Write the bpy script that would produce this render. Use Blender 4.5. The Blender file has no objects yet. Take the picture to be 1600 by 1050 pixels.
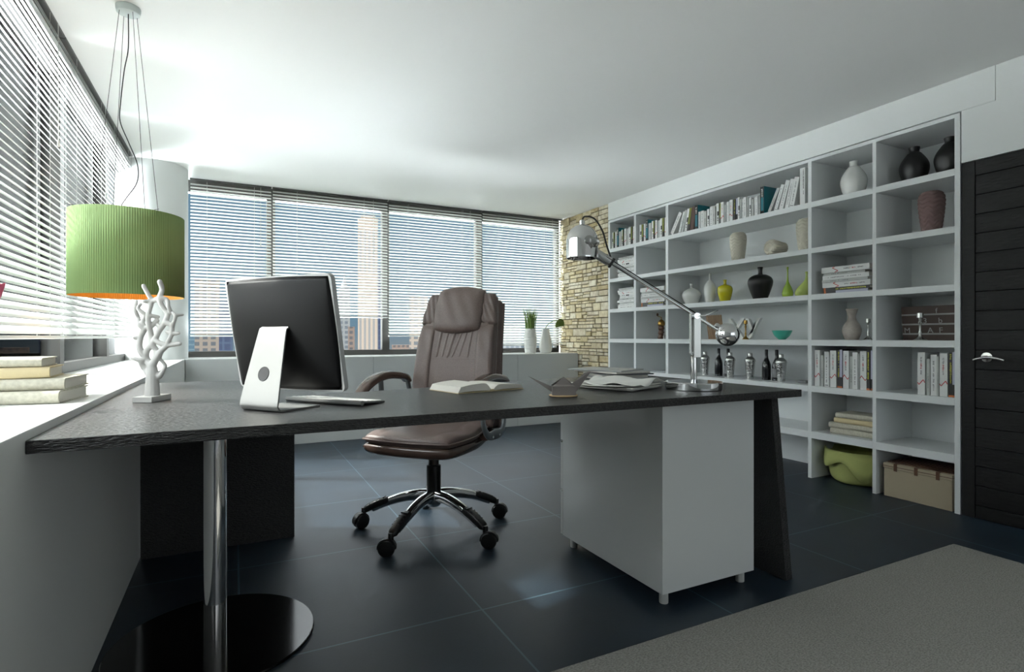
import bpy, bmesh, math, random
from mathutils import Vector, Matrix
random.seed(7)
SC = bpy.context.scene
COL = SC.collection
PI = math.pi
R = math.radians

# ---------------------------------------------------------------- camera
A = math.atan(433 / 860.0)
cam = bpy.data.cameras.new('camera')
cam.sensor_width = 36
cam.lens = 36 * 860 / 1600.0
cam.shift_y = 1 / 1600.0
cam.clip_start, cam.clip_end = 0.02, 3000
co = bpy.data.objects.new('camera', cam)
co.location = (0, 0, 1)
co.rotation_euler = (R(90), 0, -A)
COL.objects.link(co)
SC.camera = co

# ---------------------------------------------------------------- light and exposure
SC.view_settings.view_transform = 'Standard'
SC.view_settings.look = 'None'
SC.view_settings.gamma = 1
SC.view_settings.use_curve_mapping = False
SC.view_settings.exposure = 0.3
SC.cycles.use_denoising = True
SC.cycles.max_bounces = 12
SC.cycles.diffuse_bounces = 6
SC.cycles.glossy_bounces = 5
SC.cycles.transparent_max_bounces = 24
SC.cycles.sample_clamp_indirect = 6

SUN_STRENGTH = 11.0
SIDE, ZENITH, BELOW, OPPOSITE = 6.0, 3.0, 86.0, 1.0     # extra sky light: sunny side, overhead, added glow from below, away from the sun
world = bpy.data.worlds.new('sky')
SC.world = world
world.use_nodes = True
wn, wl = world.node_tree.nodes, world.node_tree.links
wn.clear()
tc = wn.new('ShaderNodeTexCoord')
sx = wn.new('ShaderNodeSeparateXYZ')
ra = wn.new('ShaderNodeValToRGB')
bg = wn.new('ShaderNodeBackground')
wo = wn.new('ShaderNodeOutputWorld')
wl.new(tc.outputs['Generated'], sx.inputs[0])
mr = wn.new('ShaderNodeMapRange')
mr.inputs[1].default_value = -1
mr.inputs[2].default_value = 1
wl.new(sx.outputs['Z'], mr.inputs[0])
wl.new(mr.outputs[0], ra.inputs[0])
els = ra.color_ramp.elements
els[0].position, els[0].color = 0.40, (.30, .30, .28, 1)
els[1].position, els[1].color = 1.0, (1.0, 1.0, 1.0, 1)
for p_, c_ in ((.495, (.20, .25, .28, 1)), (.505, (.14, .23, .30, 1)), (.61, (.13, .23, .32, 1)), (.70, (.6, .64, .66, 1)), (.80, (1.0, 1.0, 1.0, 1))):
    e_ = els.new(p_)
    e_.color = c_
def smooth(src, a, b, lo, hi):
    k = wn.new('ShaderNodeMapRange'); k.interpolation_type = 'SMOOTHSTEP'
    for i_, v_ in enumerate((a, b, lo, hi)):
        k.inputs[i_ + 1].default_value = v_
    wl.new(src, k.inputs[0])
    return k.outputs[0]
def mathn(op, a, b):
    k = wn.new('ShaderNodeMath'); k.operation = op
    for i_, v_ in enumerate((a, b)):
        if isinstance(v_, (int, float)): k.inputs[i_].default_value = v_
        else: wl.new(v_, k.inputs[i_])
    return k.outputs[0]
# extra sky light at the side and overhead; invented glow below lifts the ceiling
sund = wn.new('ShaderNodeVectorMath'); sund.operation = 'DOT_PRODUCT'
sund.inputs[1].default_value = (-.96, .12, .22)
wl.new(tc.outputs['Generated'], sund.inputs[0])
side = mathn('MULTIPLY', smooth(sund.outputs['Value'], .50, .95, 0, SIDE), smooth(sx.outputs['Z'], -.06, .10, 0, 1))
high = smooth(sx.outputs['Z'], .27, .60, 0, ZENITH)
frontd = wn.new('ShaderNodeVectorMath'); frontd.operation = 'DOT_PRODUCT'
frontd.inputs[1].default_value = (-.42, .90, 0)
wl.new(tc.outputs['Generated'], frontd.inputs[0])
low = mathn('MULTIPLY', mathn('MULTIPLY', smooth(sx.outputs['Z'], -.45, -.10, BELOW, 0), smooth(sx.outputs['Z'], -.92, -.50, .08, 1)), smooth(frontd.outputs['Value'], .0, .40, 0, 1))
oppd = wn.new('ShaderNodeVectorMath'); oppd.operation = 'DOT_PRODUCT'
oppd.inputs[1].default_value = (.1, -.98, .2)
wl.new(tc.outputs['Generated'], oppd.inputs[0])
opp = smooth(oppd.outputs['Value'], .2, .9, 0, OPPOSITE)
extra = mathn('ADD', mathn('ADD', mathn('ADD', side, high), low), opp)
tint = wn.new('ShaderNodeVectorMath'); tint.operation = 'SCALE'
tint.inputs[0].default_value = (.95, .985, 1.0)
wl.new(extra, tint.inputs['Scale'])
addc = wn.new('ShaderNodeVectorMath'); addc.operation = 'ADD'
wl.new(ra.outputs[0], addc.inputs[0]); wl.new(tint.outputs[0], addc.inputs[1])
wl.new(addc.outputs[0], bg.inputs[0])
wl.new(bg.outputs[0], wo.inputs[0])

sun = bpy.data.lights.new('sun', 'SUN')
sun.energy = SUN_STRENGTH
sun.angle = R(2.2)
sun.color = (1.0, .96, .88)
so = bpy.data.objects.new('sun', sun)
se = R(44)
so.rotation_euler = Vector((.893 * math.cos(se), -.45 * math.cos(se), -math.sin(se))).to_track_quat('-Z', 'Y').to_euler()
so.location = (-8, 8, 12)
COL.objects.link(so)

# ---------------------------------------------------------------- helpers
def lin(c):
    def f(v):
        v = v / 255.0
        return v / 12.92 if v <= .04045 else ((v + .055) / 1.055) ** 2.4
    return (f(c[0]), f(c[1]), f(c[2]), 1)

def M(name, rgb, rough=.5, metal=0.0, bump=0, scale=60, stretch=(1, 1, 1), vary=0, rgb2=None, coat=0, spec=.5, trans=0, detail=4, bdist=.004):
    m = bpy.data.materials.new(name)
    m.use_nodes = True
    n, l = m.node_tree.nodes, m.node_tree.links
    b = n['Principled BSDF']
    b.inputs['Base Color'].default_value = lin(rgb)
    b.inputs['Roughness'].default_value = rough
    b.inputs['Metallic'].default_value = metal
    b.inputs['Specular IOR Level'].default_value = spec
    if coat:
        b.inputs['Coat Weight'].default_value = coat
        b.inputs['Coat Roughness'].default_value = .08
    if bump or rgb2:
        t = n.new('ShaderNodeTexCoord')
        mp = n.new('ShaderNodeMapping')
        mp.inputs['Scale'].default_value = stretch
        nz = n.new('ShaderNodeTexNoise')
        nz.inputs['Scale'].default_value = scale
        nz.inputs['Detail'].default_value = detail
        l.new(t.outputs['Object'], mp.inputs[0])
        l.new(mp.outputs[0], nz.inputs['Vector'])
        if bump:
            bp = n.new('ShaderNodeBump')
            bp.inputs['Strength'].default_value = bump
            bp.inputs['Distance'].default_value = bdist
            l.new(nz.outputs['Fac'], bp.inputs['Height'])
            l.new(bp.outputs[0], b.inputs['Normal'])
        if rgb2:
            cr = n.new('ShaderNodeValToRGB')
            cr.color_ramp.elements[0].position, cr.color_ramp.elements[1].position = .35, .65
            cr.color_ramp.elements[0].color, cr.color_ramp.elements[1].color = lin(rgb), lin(rgb2)
            l.new(nz.outputs['Fac'], cr.inputs[0])
            l.new(cr.outputs[0], b.inputs['Base Color'])
    if trans:
        tr = n.new('ShaderNodeBsdfTranslucent')
        tr.inputs[0].default_value = lin(rgb)
        mx = n.new('ShaderNodeMixShader')
        mx.inputs[0].default_value = trans
        l.new(b.outputs[0], mx.inputs[1])
        l.new(tr.outputs[0], mx.inputs[2])
        l.new(mx.outputs[0], n['Material Output'].inputs[0])
    return m

def glass_mat(name, tint):
    m = bpy.data.materials.new(name)
    m.use_nodes = True
    n, l = m.node_tree.nodes, m.node_tree.links
    n.remove(n['Principled BSDF'])
    t = n.new('ShaderNodeBsdfTransparent')
    t.inputs[0].default_value = tint
    g = n.new('ShaderNodeBsdfGlossy')
    g.inputs['Roughness'].default_value = .01
    f = n.new('ShaderNodeFresnel')
    f.inputs[0].default_value = 1.13
    mx = n.new('ShaderNodeMixShader')
    l.new(f.outputs[0], mx.inputs[0])
    l.new(t.outputs[0], mx.inputs[1])
    l.new(g.outputs[0], mx.inputs[2])
    l.new(mx.outputs[0], n['Material Output'].inputs[0])
    return m

def grid_mat(name, rgb, rgb2, cell, line, rgbline, rough, origin=(0, 0)):
    """large square tiles with thin joints, laid in the object's XY plane"""
    m = M(name, rgb, rough, bump=.06, scale=90)
    n, l = m.node_tree.nodes, m.node_tree.links
    b = n['Principled BSDF']
    t = n.new('ShaderNodeTexCoord')
    s = n.new('ShaderNodeSeparateXYZ')
    l.new(t.outputs['Object'], s.inputs[0])
    masks = []
    for k, ax in enumerate('XY'):
        d = n.new('ShaderNodeMath'); d.operation = 'SUBTRACT'
        d.inputs[1].default_value = origin[k] - 50 * cell
        l.new(s.outputs[ax], d.inputs[0])
        md = n.new('ShaderNodeMath'); md.operation = 'PINGPONG'
        md.inputs[1].default_value = cell / 2
        l.new(d.outputs[0], md.inputs[0])
        lt = n.new('ShaderNodeMath'); lt.operation = 'LESS_THAN'
        lt.inputs[1].default_value = line
        l.new(md.outputs[0], lt.inputs[0])
        masks.append(lt)
    mxm = n.new('ShaderNodeMath'); mxm.operation = 'MAXIMUM'
    l.new(masks[0].outputs[0], mxm.inputs[0])
    l.new(masks[1].outputs[0], mxm.inputs[1])
    nz = n.new('ShaderNodeTexNoise')
    nz.inputs['Scale'].default_value = 2.3
    nz.inputs['Detail'].default_value = 8
    l.new(t.outputs['Object'], nz.inputs['Vector'])
    cr = n.new('ShaderNodeValToRGB')
    cr.color_ramp.elements[0].position, cr.color_ramp.elements[1].position = .3, .7
    cr.color_ramp.elements[0].color, cr.color_ramp.elements[1].color = lin(rgb), lin(rgb2)
    l.new(nz.outputs['Fac'], cr.inputs[0])
    mix = n.new('ShaderNodeMix'); mix.data_type = 'RGBA'
    l.new(mxm.outputs[0], mix.inputs['Factor'])
    l.new(cr.outputs[0], mix.inputs['A'])
    mix.inputs['B'].default_value = lin(rgbline)
    l.new(mix.outputs['Result'], b.inputs['Base Color'])
    return m

def window_grid_mat(name, wall, glass, cw, ch, gap=.3, rough=.6):
    """facade: a grid of windows in a wall"""
    m = M(name, wall, rough)
    n, l = m.node_tree.nodes, m.node_tree.links
    b = n['Principled BSDF']
    t = n.new('ShaderNodeTexCoord')
    s = n.new('ShaderNodeSeparateXYZ')
    l.new(t.outputs['Object'], s.inputs[0])
    ad = n.new('ShaderNodeMath'); ad.operation = 'ADD'
    l.new(s.outputs['X'], ad.inputs[0]); l.new(s.outputs['Y'], ad.inputs[1])
    ms = []
    for src, c in ((ad.outputs[0], cw), (s.outputs['Z'], ch)):
        a2 = n.new('ShaderNodeMath'); a2.operation = 'ADD'; a2.inputs[1].default_value = 1000 * c
        l.new(src, a2.inputs[0])
        md = n.new('ShaderNodeMath'); md.operation = 'PINGPONG'; md.inputs[1].default_value = c / 2
        l.new(a2.outputs[0], md.inputs[0])
        gt = n.new('ShaderNodeMath'); gt.operation = 'GREATER_THAN'; gt.inputs[1].default_value = c * gap / 2
        l.new(md.outputs[0], gt.inputs[0])
        ms.append(gt)
    mu = n.new('ShaderNodeMath'); mu.operation = 'MULTIPLY'
    l.new(ms[0].outputs[0], mu.inputs[0]); l.new(ms[1].outputs[0], mu.inputs[1])
    mix = n.new('ShaderNodeMix'); mix.data_type = 'RGBA'
    l.new(mu.outputs[0], mix.inputs['Factor'])
    mix.inputs['A'].default_value = lin(wall)
    mix.inputs['B'].default_value = lin(glass)
    l.new(mix.outputs['Result'], b.inputs['Base Color'])
    return m

def stone_mat():
    m = M('rubble_stone', (196, 186, 160), .85, bump=.5, scale=45, detail=8)
    n, l = m.node_tree.nodes, m.node_tree.links
    b = n['Principled BSDF']
    g = n.new('ShaderNodeNewGeometry')
    cr = n.new('ShaderNodeValToRGB')
    e = cr.color_ramp.elements
    e[0].position, e[0].color = 0, lin((176, 160, 124))
    e[1].position, e[1].color = 1, lin((232, 226, 208))
    for p, c in ((.2, (205, 192, 158)), (.45, (222, 212, 184)), (.6, (188, 176, 148)), (.8, (214, 206, 186))):
        q = e.new(p); q.color = lin(c)
    l.new(g.outputs['Random Per Island'], cr.inputs[0])
    t = n.new('ShaderNodeTexCoord')
    nz = n.new('ShaderNodeTexNoise'); nz.inputs['Scale'].default_value = 22; nz.inputs['Detail'].default_value = 6
    l.new(t.outputs['Object'], nz.inputs['Vector'])
    c2 = n.new('ShaderNodeValToRGB')
    c2.color_ramp.elements[0].position, c2.color_ramp.elements[1].position = .35, .6
    c2.color_ramp.elements[0].color, c2.color_ramp.elements[1].color = (.55, .47, .34, 1), (1, 1, 1, 1)
    l.new(nz.outputs['Fac'], c2.inputs[0])
    mx = n.new('ShaderNodeMix'); mx.data_type = 'RGBA'; mx.blend_type = 'MULTIPLY'
    mx.inputs['Factor'].default_value = .6
    l.new(cr.outputs[0], mx.inputs['A']); l.new(c2.outputs[0], mx.inputs['B'])
    l.new(mx.outputs['Result'], b.inputs['Base Color'])
    return m

NB = bmesh.new

def box(bm, x0, x1, y0, y1, z0, z1, mtx=None):
    vs = [bm.verts.new(Vector(p) if mtx is None else mtx @ Vector(p)) for p in
          ((x0, y0, z0), (x1, y0, z0), (x1, y1, z0), (x0, y1, z0), (x0, y0, z1), (x1, y0, z1), (x1, y1, z1), (x0, y1, z1))]
    for f in ((0, 3, 2, 1), (4, 5, 6, 7), (0, 1, 5, 4), (1, 2, 6, 5), (2, 3, 7, 6), (3, 0, 4, 7)):
        bm.faces.new([vs[i] for i in f])
    return bm

def prism(bm, pts, z0, z1, mtx=None):
    T = (lambda p: Vector(p)) if mtx is None else (lambda p: mtx @ Vector(p))
    lo = [bm.verts.new(T((x, y, z0))) for x, y in pts]
    hi = [bm.verts.new(T((x, y, z1))) for x, y in pts]
    n = len(pts)
    bm.faces.new(lo[::-1]); bm.faces.new(hi)
    for i in range(n):
        bm.faces.new((lo[i], lo[(i + 1) % n], hi[(i + 1) % n], hi[i]))
    return bm

def lathe(bm, prof, seg=32, mtx=None, warp=None):
    T = (lambda p: Vector(p)) if mtx is None else (lambda p: mtx @ Vector(p))
    rings = []
    for r, z in prof:
        if r < 1e-6:
            rings.append([bm.verts.new(T((0, 0, z)))])
        else:
            ring = []
            for i in range(seg):
                a = 2 * PI * i / seg
                rr = r if warp is None else r * warp(a, z)
                ring.append(bm.verts.new(T((rr * math.cos(a), rr * math.sin(a), z))))
            rings.append(ring)
    for a, b in zip(rings, rings[1:]):
        for i in range(seg):
            j = (i + 1) % seg
            if len(a) == 1 and len(b) == 1:
                continue
            if len(a) == 1:
                bm.faces.new((a[0], b[i], b[j]))
            elif len(b) == 1:
                bm.faces.new((a[i], a[j], b[0]))
            else:
                bm.faces.new((a[i], a[j], b[j], b[i]))
    if len(rings[0]) > 1:
        bm.faces.new(rings[0][::-1])
    if len(rings[-1]) > 1:
        bm.faces.new(rings[-1])
    return bm

def smooth_prof(pts, n=6):
    """Catmull-Rom through profile or path points"""
    out = []
    P = [tuple(p) for p in pts]
    for i in range(len(P) - 1):
        p0, p1, p2, p3 = P[max(i - 1, 0)], P[i], P[i + 1], P[min(i + 2, len(P) - 1)]
        for k in range(n):
            t = k / n
            out.append(tuple(.5 * ((2 * b) + (-a + c) * t + (2 * a - 5 * b + 4 * c - d) * t * t + (-a + 3 * b - 3 * c + d) * t ** 3)
                             for a, b, c, d in zip(p0, p1, p2, p3)))
    out.append(P[-1])
    return out

def tube(bm, pts, r, seg=8, closed=False, caps=True):
    pts = [Vector(p) for p in pts]
    n = len(pts)
    rs = r if isinstance(r, (list, tuple)) else [r] * n
    rings = []
    ref = None
    for i, p in enumerate(pts):
        if closed:
            t = pts[(i + 1) % n] - pts[i - 1]
        else:
            t = pts[min(i + 1, n - 1)] - pts[max(i - 1, 0)]
        t.normalize()
        if ref is None:
            ref = t.orthogonal().normalized()
        u = (ref - t * ref.dot(t))
        u = u.normalized() if u.length > 1e-6 else t.orthogonal().normalized()
        ref = u
        w = t.cross(u)
        rings.append([bm.verts.new(p + (u * math.cos(2 * PI * k / seg) + w * math.sin(2 * PI * k / seg)) * rs[i]) for k in range(seg)])
    for i in range(n if closed else n - 1):
        a, b = rings[i], rings[(i + 1) % n]
        for k in range(seg):
            bm.faces.new((a[k], a[(k + 1) % seg], b[(k + 1) % seg], b[k]))
    if not closed and caps:
        bm.faces.new(rings[0][::-1]); bm.faces.new(rings[-1])
    return bm

def sweep(bm, pts, side, w, h, seg=16, pw=3.0, closed=False):
    """superellipse section (w along side, h across) swept along pts"""
    pts = [Vector(p) for p in pts]
    side = Vector(side).normalized()
    n = len(pts)
    ws = w if isinstance(w, (list, tuple)) else [w] * n
    hs = h if isinstance(h, (list, tuple)) else [h] * n
    rings = []
    for i, p in enumerate(pts):
        t = (pts[(i + 1) % n] - pts[i - 1]) if closed else (pts[min(i + 1, n - 1)] - pts[max(i - 1, 0)])
        t.normalize()
        up = side.cross(t).normalized()
        ring = []
        for k in range(seg):
            a = 2 * PI * k / seg
            c, s = math.cos(a), math.sin(a)
            x = math.copysign(abs(c) ** (2 / pw), c) * ws[i] / 2
            y = math.copysign(abs(s) ** (2 / pw), s) * hs[i] / 2
            ring.append(bm.verts.new(p + side * x + up * y))
        rings.append(ring)
    for i in range(n if closed else n - 1):
        a, b = rings[i], rings[(i + 1) % n]
        for k in range(seg):
            bm.faces.new((a[k], a[(k + 1) % seg], b[(k + 1) % seg], b[k]))
    if not closed:
        bm.faces.new(rings[0][::-1]); bm.faces.new(rings[-1])
    return bm

def cushion(bm, mapf, nu=16, nv=16, T=.03, Tb=None, p=4, q=2, corner=.35, wob=None):
    """closed pillow: front sheet bulges by T, back sheet by Tb; mapf(u, v, off)"""
    Tb = T if Tb is None else Tb
    F, B = {}, {}
    for i in range(nu + 1):
        for j in range(nv + 1):
            u, v = -1 + 2 * i / nu, -1 + 2 * j / nv
            u, v = math.sin(u * PI / 2) * .5 + u * .5, math.sin(v * PI / 2) * .5 + v * .5
            e = max(0, (1 - abs(u) ** p) * (1 - abs(v) ** p)) ** (1 / q)
            uu, vv = u * math.sqrt(1 - corner * v * v / 2), v * math.sqrt(1 - corner * u * u / 2)
            wv = wob(u, v) * min(1, e * 1.5) if wob else 0
            F[i, j] = bm.verts.new(mapf(uu, vv, T * e + wv))
            B[i, j] = F[i, j] if (i in (0, nu) or j in (0, nv)) else bm.verts.new(mapf(uu, vv, -Tb * e))
    for i in range(nu):
        for j in range(nv):
            bm.faces.new((F[i, j], F[i + 1, j], F[i + 1, j + 1], F[i, j + 1]))
            bm.faces.new((B[i, j], B[i, j + 1], B[i + 1, j + 1], B[i + 1, j]))
    return bm

def ob(name, bm, m, parent=None, smooth=False, bevel=0, loc=None, rot=None, seg=2, sub=0):
    me = bpy.data.meshes.new(name)
    bmesh.ops.recalc_face_normals(bm, faces=bm.faces)
    bm.to_mesh(me); bm.free()
    o = bpy.data.objects.new(name, me)
    COL.objects.link(o)
    for mm in (m if isinstance(m, (list, tuple)) else [m]):
        me.materials.append(mm)
    if smooth:
        for p in me.polygons:
            p.use_smooth = True
        if smooth != True:
            me.set_sharp_from_angle(angle=R(smooth))
    if bevel:
        b = o.modifiers.new('bevel', 'BEVEL')
        b.width = bevel; b.segments = seg; b.limit_method = 'ANGLE'; b.angle_limit = R(40)
        b.harden_normals = False
    if sub:
        s = o.modifiers.new('sub', 'SUBSURF'); s.levels = sub; s.render_levels = sub
    if parent:
        o.parent = parent
    if loc: o.location = loc
    if rot: o.rotation_euler = rot
    return o

def tag(o, label, cat, group=None):
    o['label'] = label; o['category'] = cat
    if group: o['group'] = group
    return o

def struct(o, label=None):
    o['kind'] = 'structure'
    if label: o['label'] = label
    return o

def thing(name, label, cat, loc=(0, 0, 0), rot=(0, 0, 0), group=None):
    o = bpy.data.objects.new(name, None)
    o.empty_display_size = .05
    COL.objects.link(o)
    o.location = loc; o.rotation_euler = rot
    return tag(o, label, cat, group)

def copy_tree(o, parent=None):
    c = o.copy(); COL.objects.link(c); c.parent = parent
    for ch in list(o.children):
        copy_tree(ch, c)
    return c

def text(name, s, size, m, parent, loc, rot, ext=.0008):
    cu = bpy.data.curves.new(name, 'FONT')
    cu.body = s; cu.size = size; cu.extrude = ext; cu.align_x = 'CENTER'
    cu.materials.append(m)
    tmp = bpy.data.objects.new('lettering', cu)
    COL.objects.link(tmp)
    me = bpy.data.meshes.new_from_object(tmp.evaluated_get(bpy.context.evaluated_depsgraph_get()))
    bpy.data.objects.remove(tmp)
    o = bpy.data.objects.new(name, me)
    COL.objects.link(o); o.parent = parent; o.location = loc; o.rotation_euler = rot
    return o

ORD = ['first', 'second', 'third', 'fourth', 'fifth', 'sixth', 'seventh', 'eighth', 'ninth', 'tenth', 'eleventh', 'twelfth',
       'thirteenth', 'fourteenth', 'fifteenth', 'sixteenth', 'seventeenth', 'eighteenth', 'nineteenth', 'twentieth',
       'twenty-first', 'twenty-second', 'twenty-third', 'twenty-fourth', 'twenty-fifth', 'twenty-sixth', 'twenty-seventh', 'twenty-eighth']

# ---------------------------------------------------------------- materials
m_wall = M('white_paint', (226, 229, 228), .6, bump=.03, scale=200)
m_ceil = M('ceiling_paint', (243, 244, 242), .8, bump=.02, scale=200)
m_gloss = M('white_lacquer', (198, 201, 200), .10, spec=.5)
m_ledge = M('ledge_white', (232, 233, 230), .25)
m_shelf = M('shelf_white', (220, 223, 223), .35)
m_floor = grid_mat('slate_tile', (16, 28, 38), (28, 43, 55), .795, .0035, (62, 86, 98), .45, (.809, 3.44))
m_rug = M('grey_carpet', (118, 117, 112), .95, bump=1.0, scale=260, rgb2=(154, 152, 146), stretch=(.5, 1, 1))
m_desk = M('black_oak', (6, 6, 6), .32, bump=1.0, scale=260, stretch=(.3, 1, 1), rgb2=(30, 29, 28), spec=.6, detail=4, bdist=.007)
m_frame = M('anthracite_frame', (62, 61, 58), .45)
m_slat = M('blind_slat', (232, 233, 230), .45, trans=.34)
m_rail = M('blind_rail', (214, 216, 213), .4)
m_head = M('blind_headrail', (74, 74, 72), .45)
m_cord = M('blind_cord', (206, 208, 204), .7)
m_glass = glass_mat('window_glass', (.92, .94, .95, 1))
m_door = M('black_ash', (11, 11, 11), .55, spec=.3, bump=.5, scale=90, stretch=(1, .25, 1))
m_chrome = M('chrome', (225, 225, 225), .06, 1)
m_steel = M('brushed_steel', (190, 190, 186), .25, 1)
m_alu = M('aluminium', (140, 140, 137), .5, .6, bump=.04, scale=400)
m_black = M('black_plastic', (12, 12, 12), .35)
m_blackgloss = M('black_gloss', (8, 8, 8), .12)
m_dark = M('dark_cord', (10, 10, 10), .5)
m_leather = M('brown_leather', (92, 78, 73), .42, bump=.22, scale=170, rgb2=(104, 89, 84), spec=.5)
m_bracket = M('bracket_grey', (128, 134, 136), .35, .6)
m_brownplast = M('brown_gloss_plastic', (80, 64, 57), .25, coat=.4)
m_green = M('green_pleated_shade', (116, 142, 90), .9, trans=.12)
m_orange = M('orange_lining', (226, 140, 22), .6, trans=.3)
m_porc = M('white_porcelain', (226, 226, 222), .2, coat=.3)
m_sculpt = M('white_resin', (196, 194, 190), .35)
m_page = M('page_block', (214, 210, 200), .85, bump=.25, scale=500, stretch=(1, .05, 1))
m_paper = M('paper', (222, 221, 215), .8)
m_bkwhite = M('book_white', (218, 219, 217), .45)
m_bkgrey = M('book_grey', (178, 180, 177), .5)
m_bkblack = M('book_black', (24, 23, 22), .4)
m_bkteal = M('book_teal', (20, 112, 124), .4)
m_bkbrown = M('book_brown', (62, 34, 22), .5)
m_bkgreen = M('book_olive', (112, 118, 32), .5)
m_bkblue = M('book_lilac', (176, 178, 194), .5)
m_yellowtxt = M('print_yellow', (196, 196, 40), .5)
m_red = M('print_red', (176, 34, 44), .5)
m_grey = M('print_grey', (120, 120, 120), .5)
m_orangeprint = M('print_orange', (176, 92, 40), .5)
m_stone = stone_mat()
m_mortar = M('mortar', (70, 58, 40), .95, bump=.6, scale=120)
m_cream = M('cream_ceramic', (204, 198, 182), .75)
m_mauve = M('mauve_ceramic', (120, 96, 94), .75)
m_yel = M('yellow_ceramic', (196, 186, 20), .18, coat=.4)
m_blk = M('black_ceramic', (14, 14, 14), .38)
m_lime = M('lime_glass', (150, 176, 58), .2, coat=.4)
m_lime2 = M('pale_lime_glass', (178, 194, 104), .22, coat=.4)
m_beige = M('beige_ceramic', (168, 158, 150), .5, rgb2=(186, 177, 168), scale=30)
m_teal = M('teal_glaze', (70, 170, 150), .3)
m_wood = M('oak_slats', (150, 124, 96), .6, bump=.2, scale=60, stretch=(1, 1, .2), rgb2=(126, 102, 78))
m_walnut = M('walnut', (82, 52, 32), .4, bump=.1, scale=50, stretch=(1, 1, .3))
m_brass = M('brass', (150, 118, 62), .3, 1)
m_hammer = M('hammered_steel', (200, 200, 198), .22, 1, bump=.9, scale=75, detail=1)
m_bottle = M('dark_bottle', (20, 22, 26), .12, coat=.4)
m_bottlelbl = M('bottle_label', (124, 124, 126), .6)
m_fabric = M('lime_felt', (166, 172, 104), .9, bump=.2, scale=300)
m_canvas = M('beige_canvas', (164, 152, 130), .9, bump=.3, scale=350)
m_slatbrown = M('brown_board', (66, 50, 44), .6, bump=.2, scale=40, stretch=(1, .2, 1))
m_letter = M('letter_metal', (150, 150, 148), .4, .4)
m_grass = M('grass_blade', (96, 122, 52), .6)
m_leaf = M('leaf_green', (82, 104, 30), .4)
m_pink = M('pink_petal', (205, 92, 120), .6, trans=.2)
m_oldbook = M('aged_cloth', (196, 192, 176), .8, bump=.3, scale=90, rgb2=(176, 172, 156))
m_oldtan = M('aged_tan', (200, 184, 146), .8, bump=.3, scale=90)
m_origami = M('grey_paper', (118, 112, 108), .8)
m_cork = M('cork', (176, 148, 112), .8)
m_key = M('white_keys', (226, 226, 222), .5)
m_city_ground = M('city_haze_ground', (96, 112, 122), .9)

# ---------------------------------------------------------------- setting: shell
H = 2.453
LZ = .807          # ledge height
WX = -.80          # inner face of the left window frames
WY = 5.90          # inner face of the far window frames
SX = 3.635         # right wall / bookcase front
YB = -2.6          # wall behind the camera
XO = 4.10
struct(ob('floor', box(NB(), -1.1, XO + .1, YB - .1, 6.15, -.12, 0), m_floor), 'dark blue slate tiled floor')
struct(ob('ceiling', box(NB(), -1.1, XO + .1, YB - .1, 6.15, H, H + .15), m_ceil), 'plain white ceiling')
bm = NB()
BW = (.4, 3.4, .55, 2.35)      # unseen window added behind the camera to light the room's front
box(bm, -1.1, XO + .1, YB - .2, YB, 0, BW[2])
box(bm, -1.1, XO + .1, YB - .2, YB, BW[3], H)
box(bm, -1.1, BW[0], YB - .2, YB, BW[2], BW[3])
box(bm, BW[1], XO + .1, YB - .2, YB, BW[2], BW[3])
struct(ob('wall_back', bm, m_wall))
bm = NB()
for x0_, x1_, z0_, z1_ in ((BW[0], BW[1], BW[2], BW[2] + .05), (BW[0], BW[1], BW[3] - .05, BW[3]), (BW[0], BW[0] + .05, BW[2] + .05, BW[3] - .05), (BW[1] - .05, BW[1], BW[2] + .05, BW[3] - .05),
                           ((BW[0] + BW[1]) / 2 - .025, (BW[0] + BW[1]) / 2 + .025, BW[2] + .05, BW[3] - .05)):
    box(bm, x0_, x1_, YB - .14, YB - .06, z0_, z1_)
struct(ob('window_9', bm, m_frame))
LWY = 1.05          # windows of the left wall start here
bm = NB()
box(bm, -1.0, WX - .001, LWY, 6.05, 0, LZ)
box(bm, -1.0, WX - .001, YB, LWY, 0, H)
struct(ob('wall_left', bm, m_wall))
bm = NB()
box(bm, -1.0, XO, WY + .001, 6.05, 0, LZ)
box(bm, -1.0, -.46, WY + .001, 6.05, LZ, H)  # unseen corner behind the column, closed to stop light leaking onto the ceiling
struct(ob('wall_far', bm, m_wall))
bm = NB()
box(bm, XO, XO + .1, YB, 6.05, 0, H)                       # outer leaf behind the bookcase niche
box(bm, SX, XO, YB, .70, 0, 2.264)                         # beyond the door
box(bm, SX, XO, .70, 1.622, 1.972, 2.264)                  # above the door
box(bm, SX, XO, YB, 1.466, 2.2642, H)
box(bm, SX + .05, XO, 4.889, 6.05, 0, H)                   # behind the stone facing
struct(ob('wall_right', bm, m_wall), 'white wall around black door and bookcase')
struct(ob('trim_1', box(NB(), SX - .0005, XO, 1.4685, 4.888, 2.2655, H), m_wall), 'white soffit panel above the bookcase')

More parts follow.
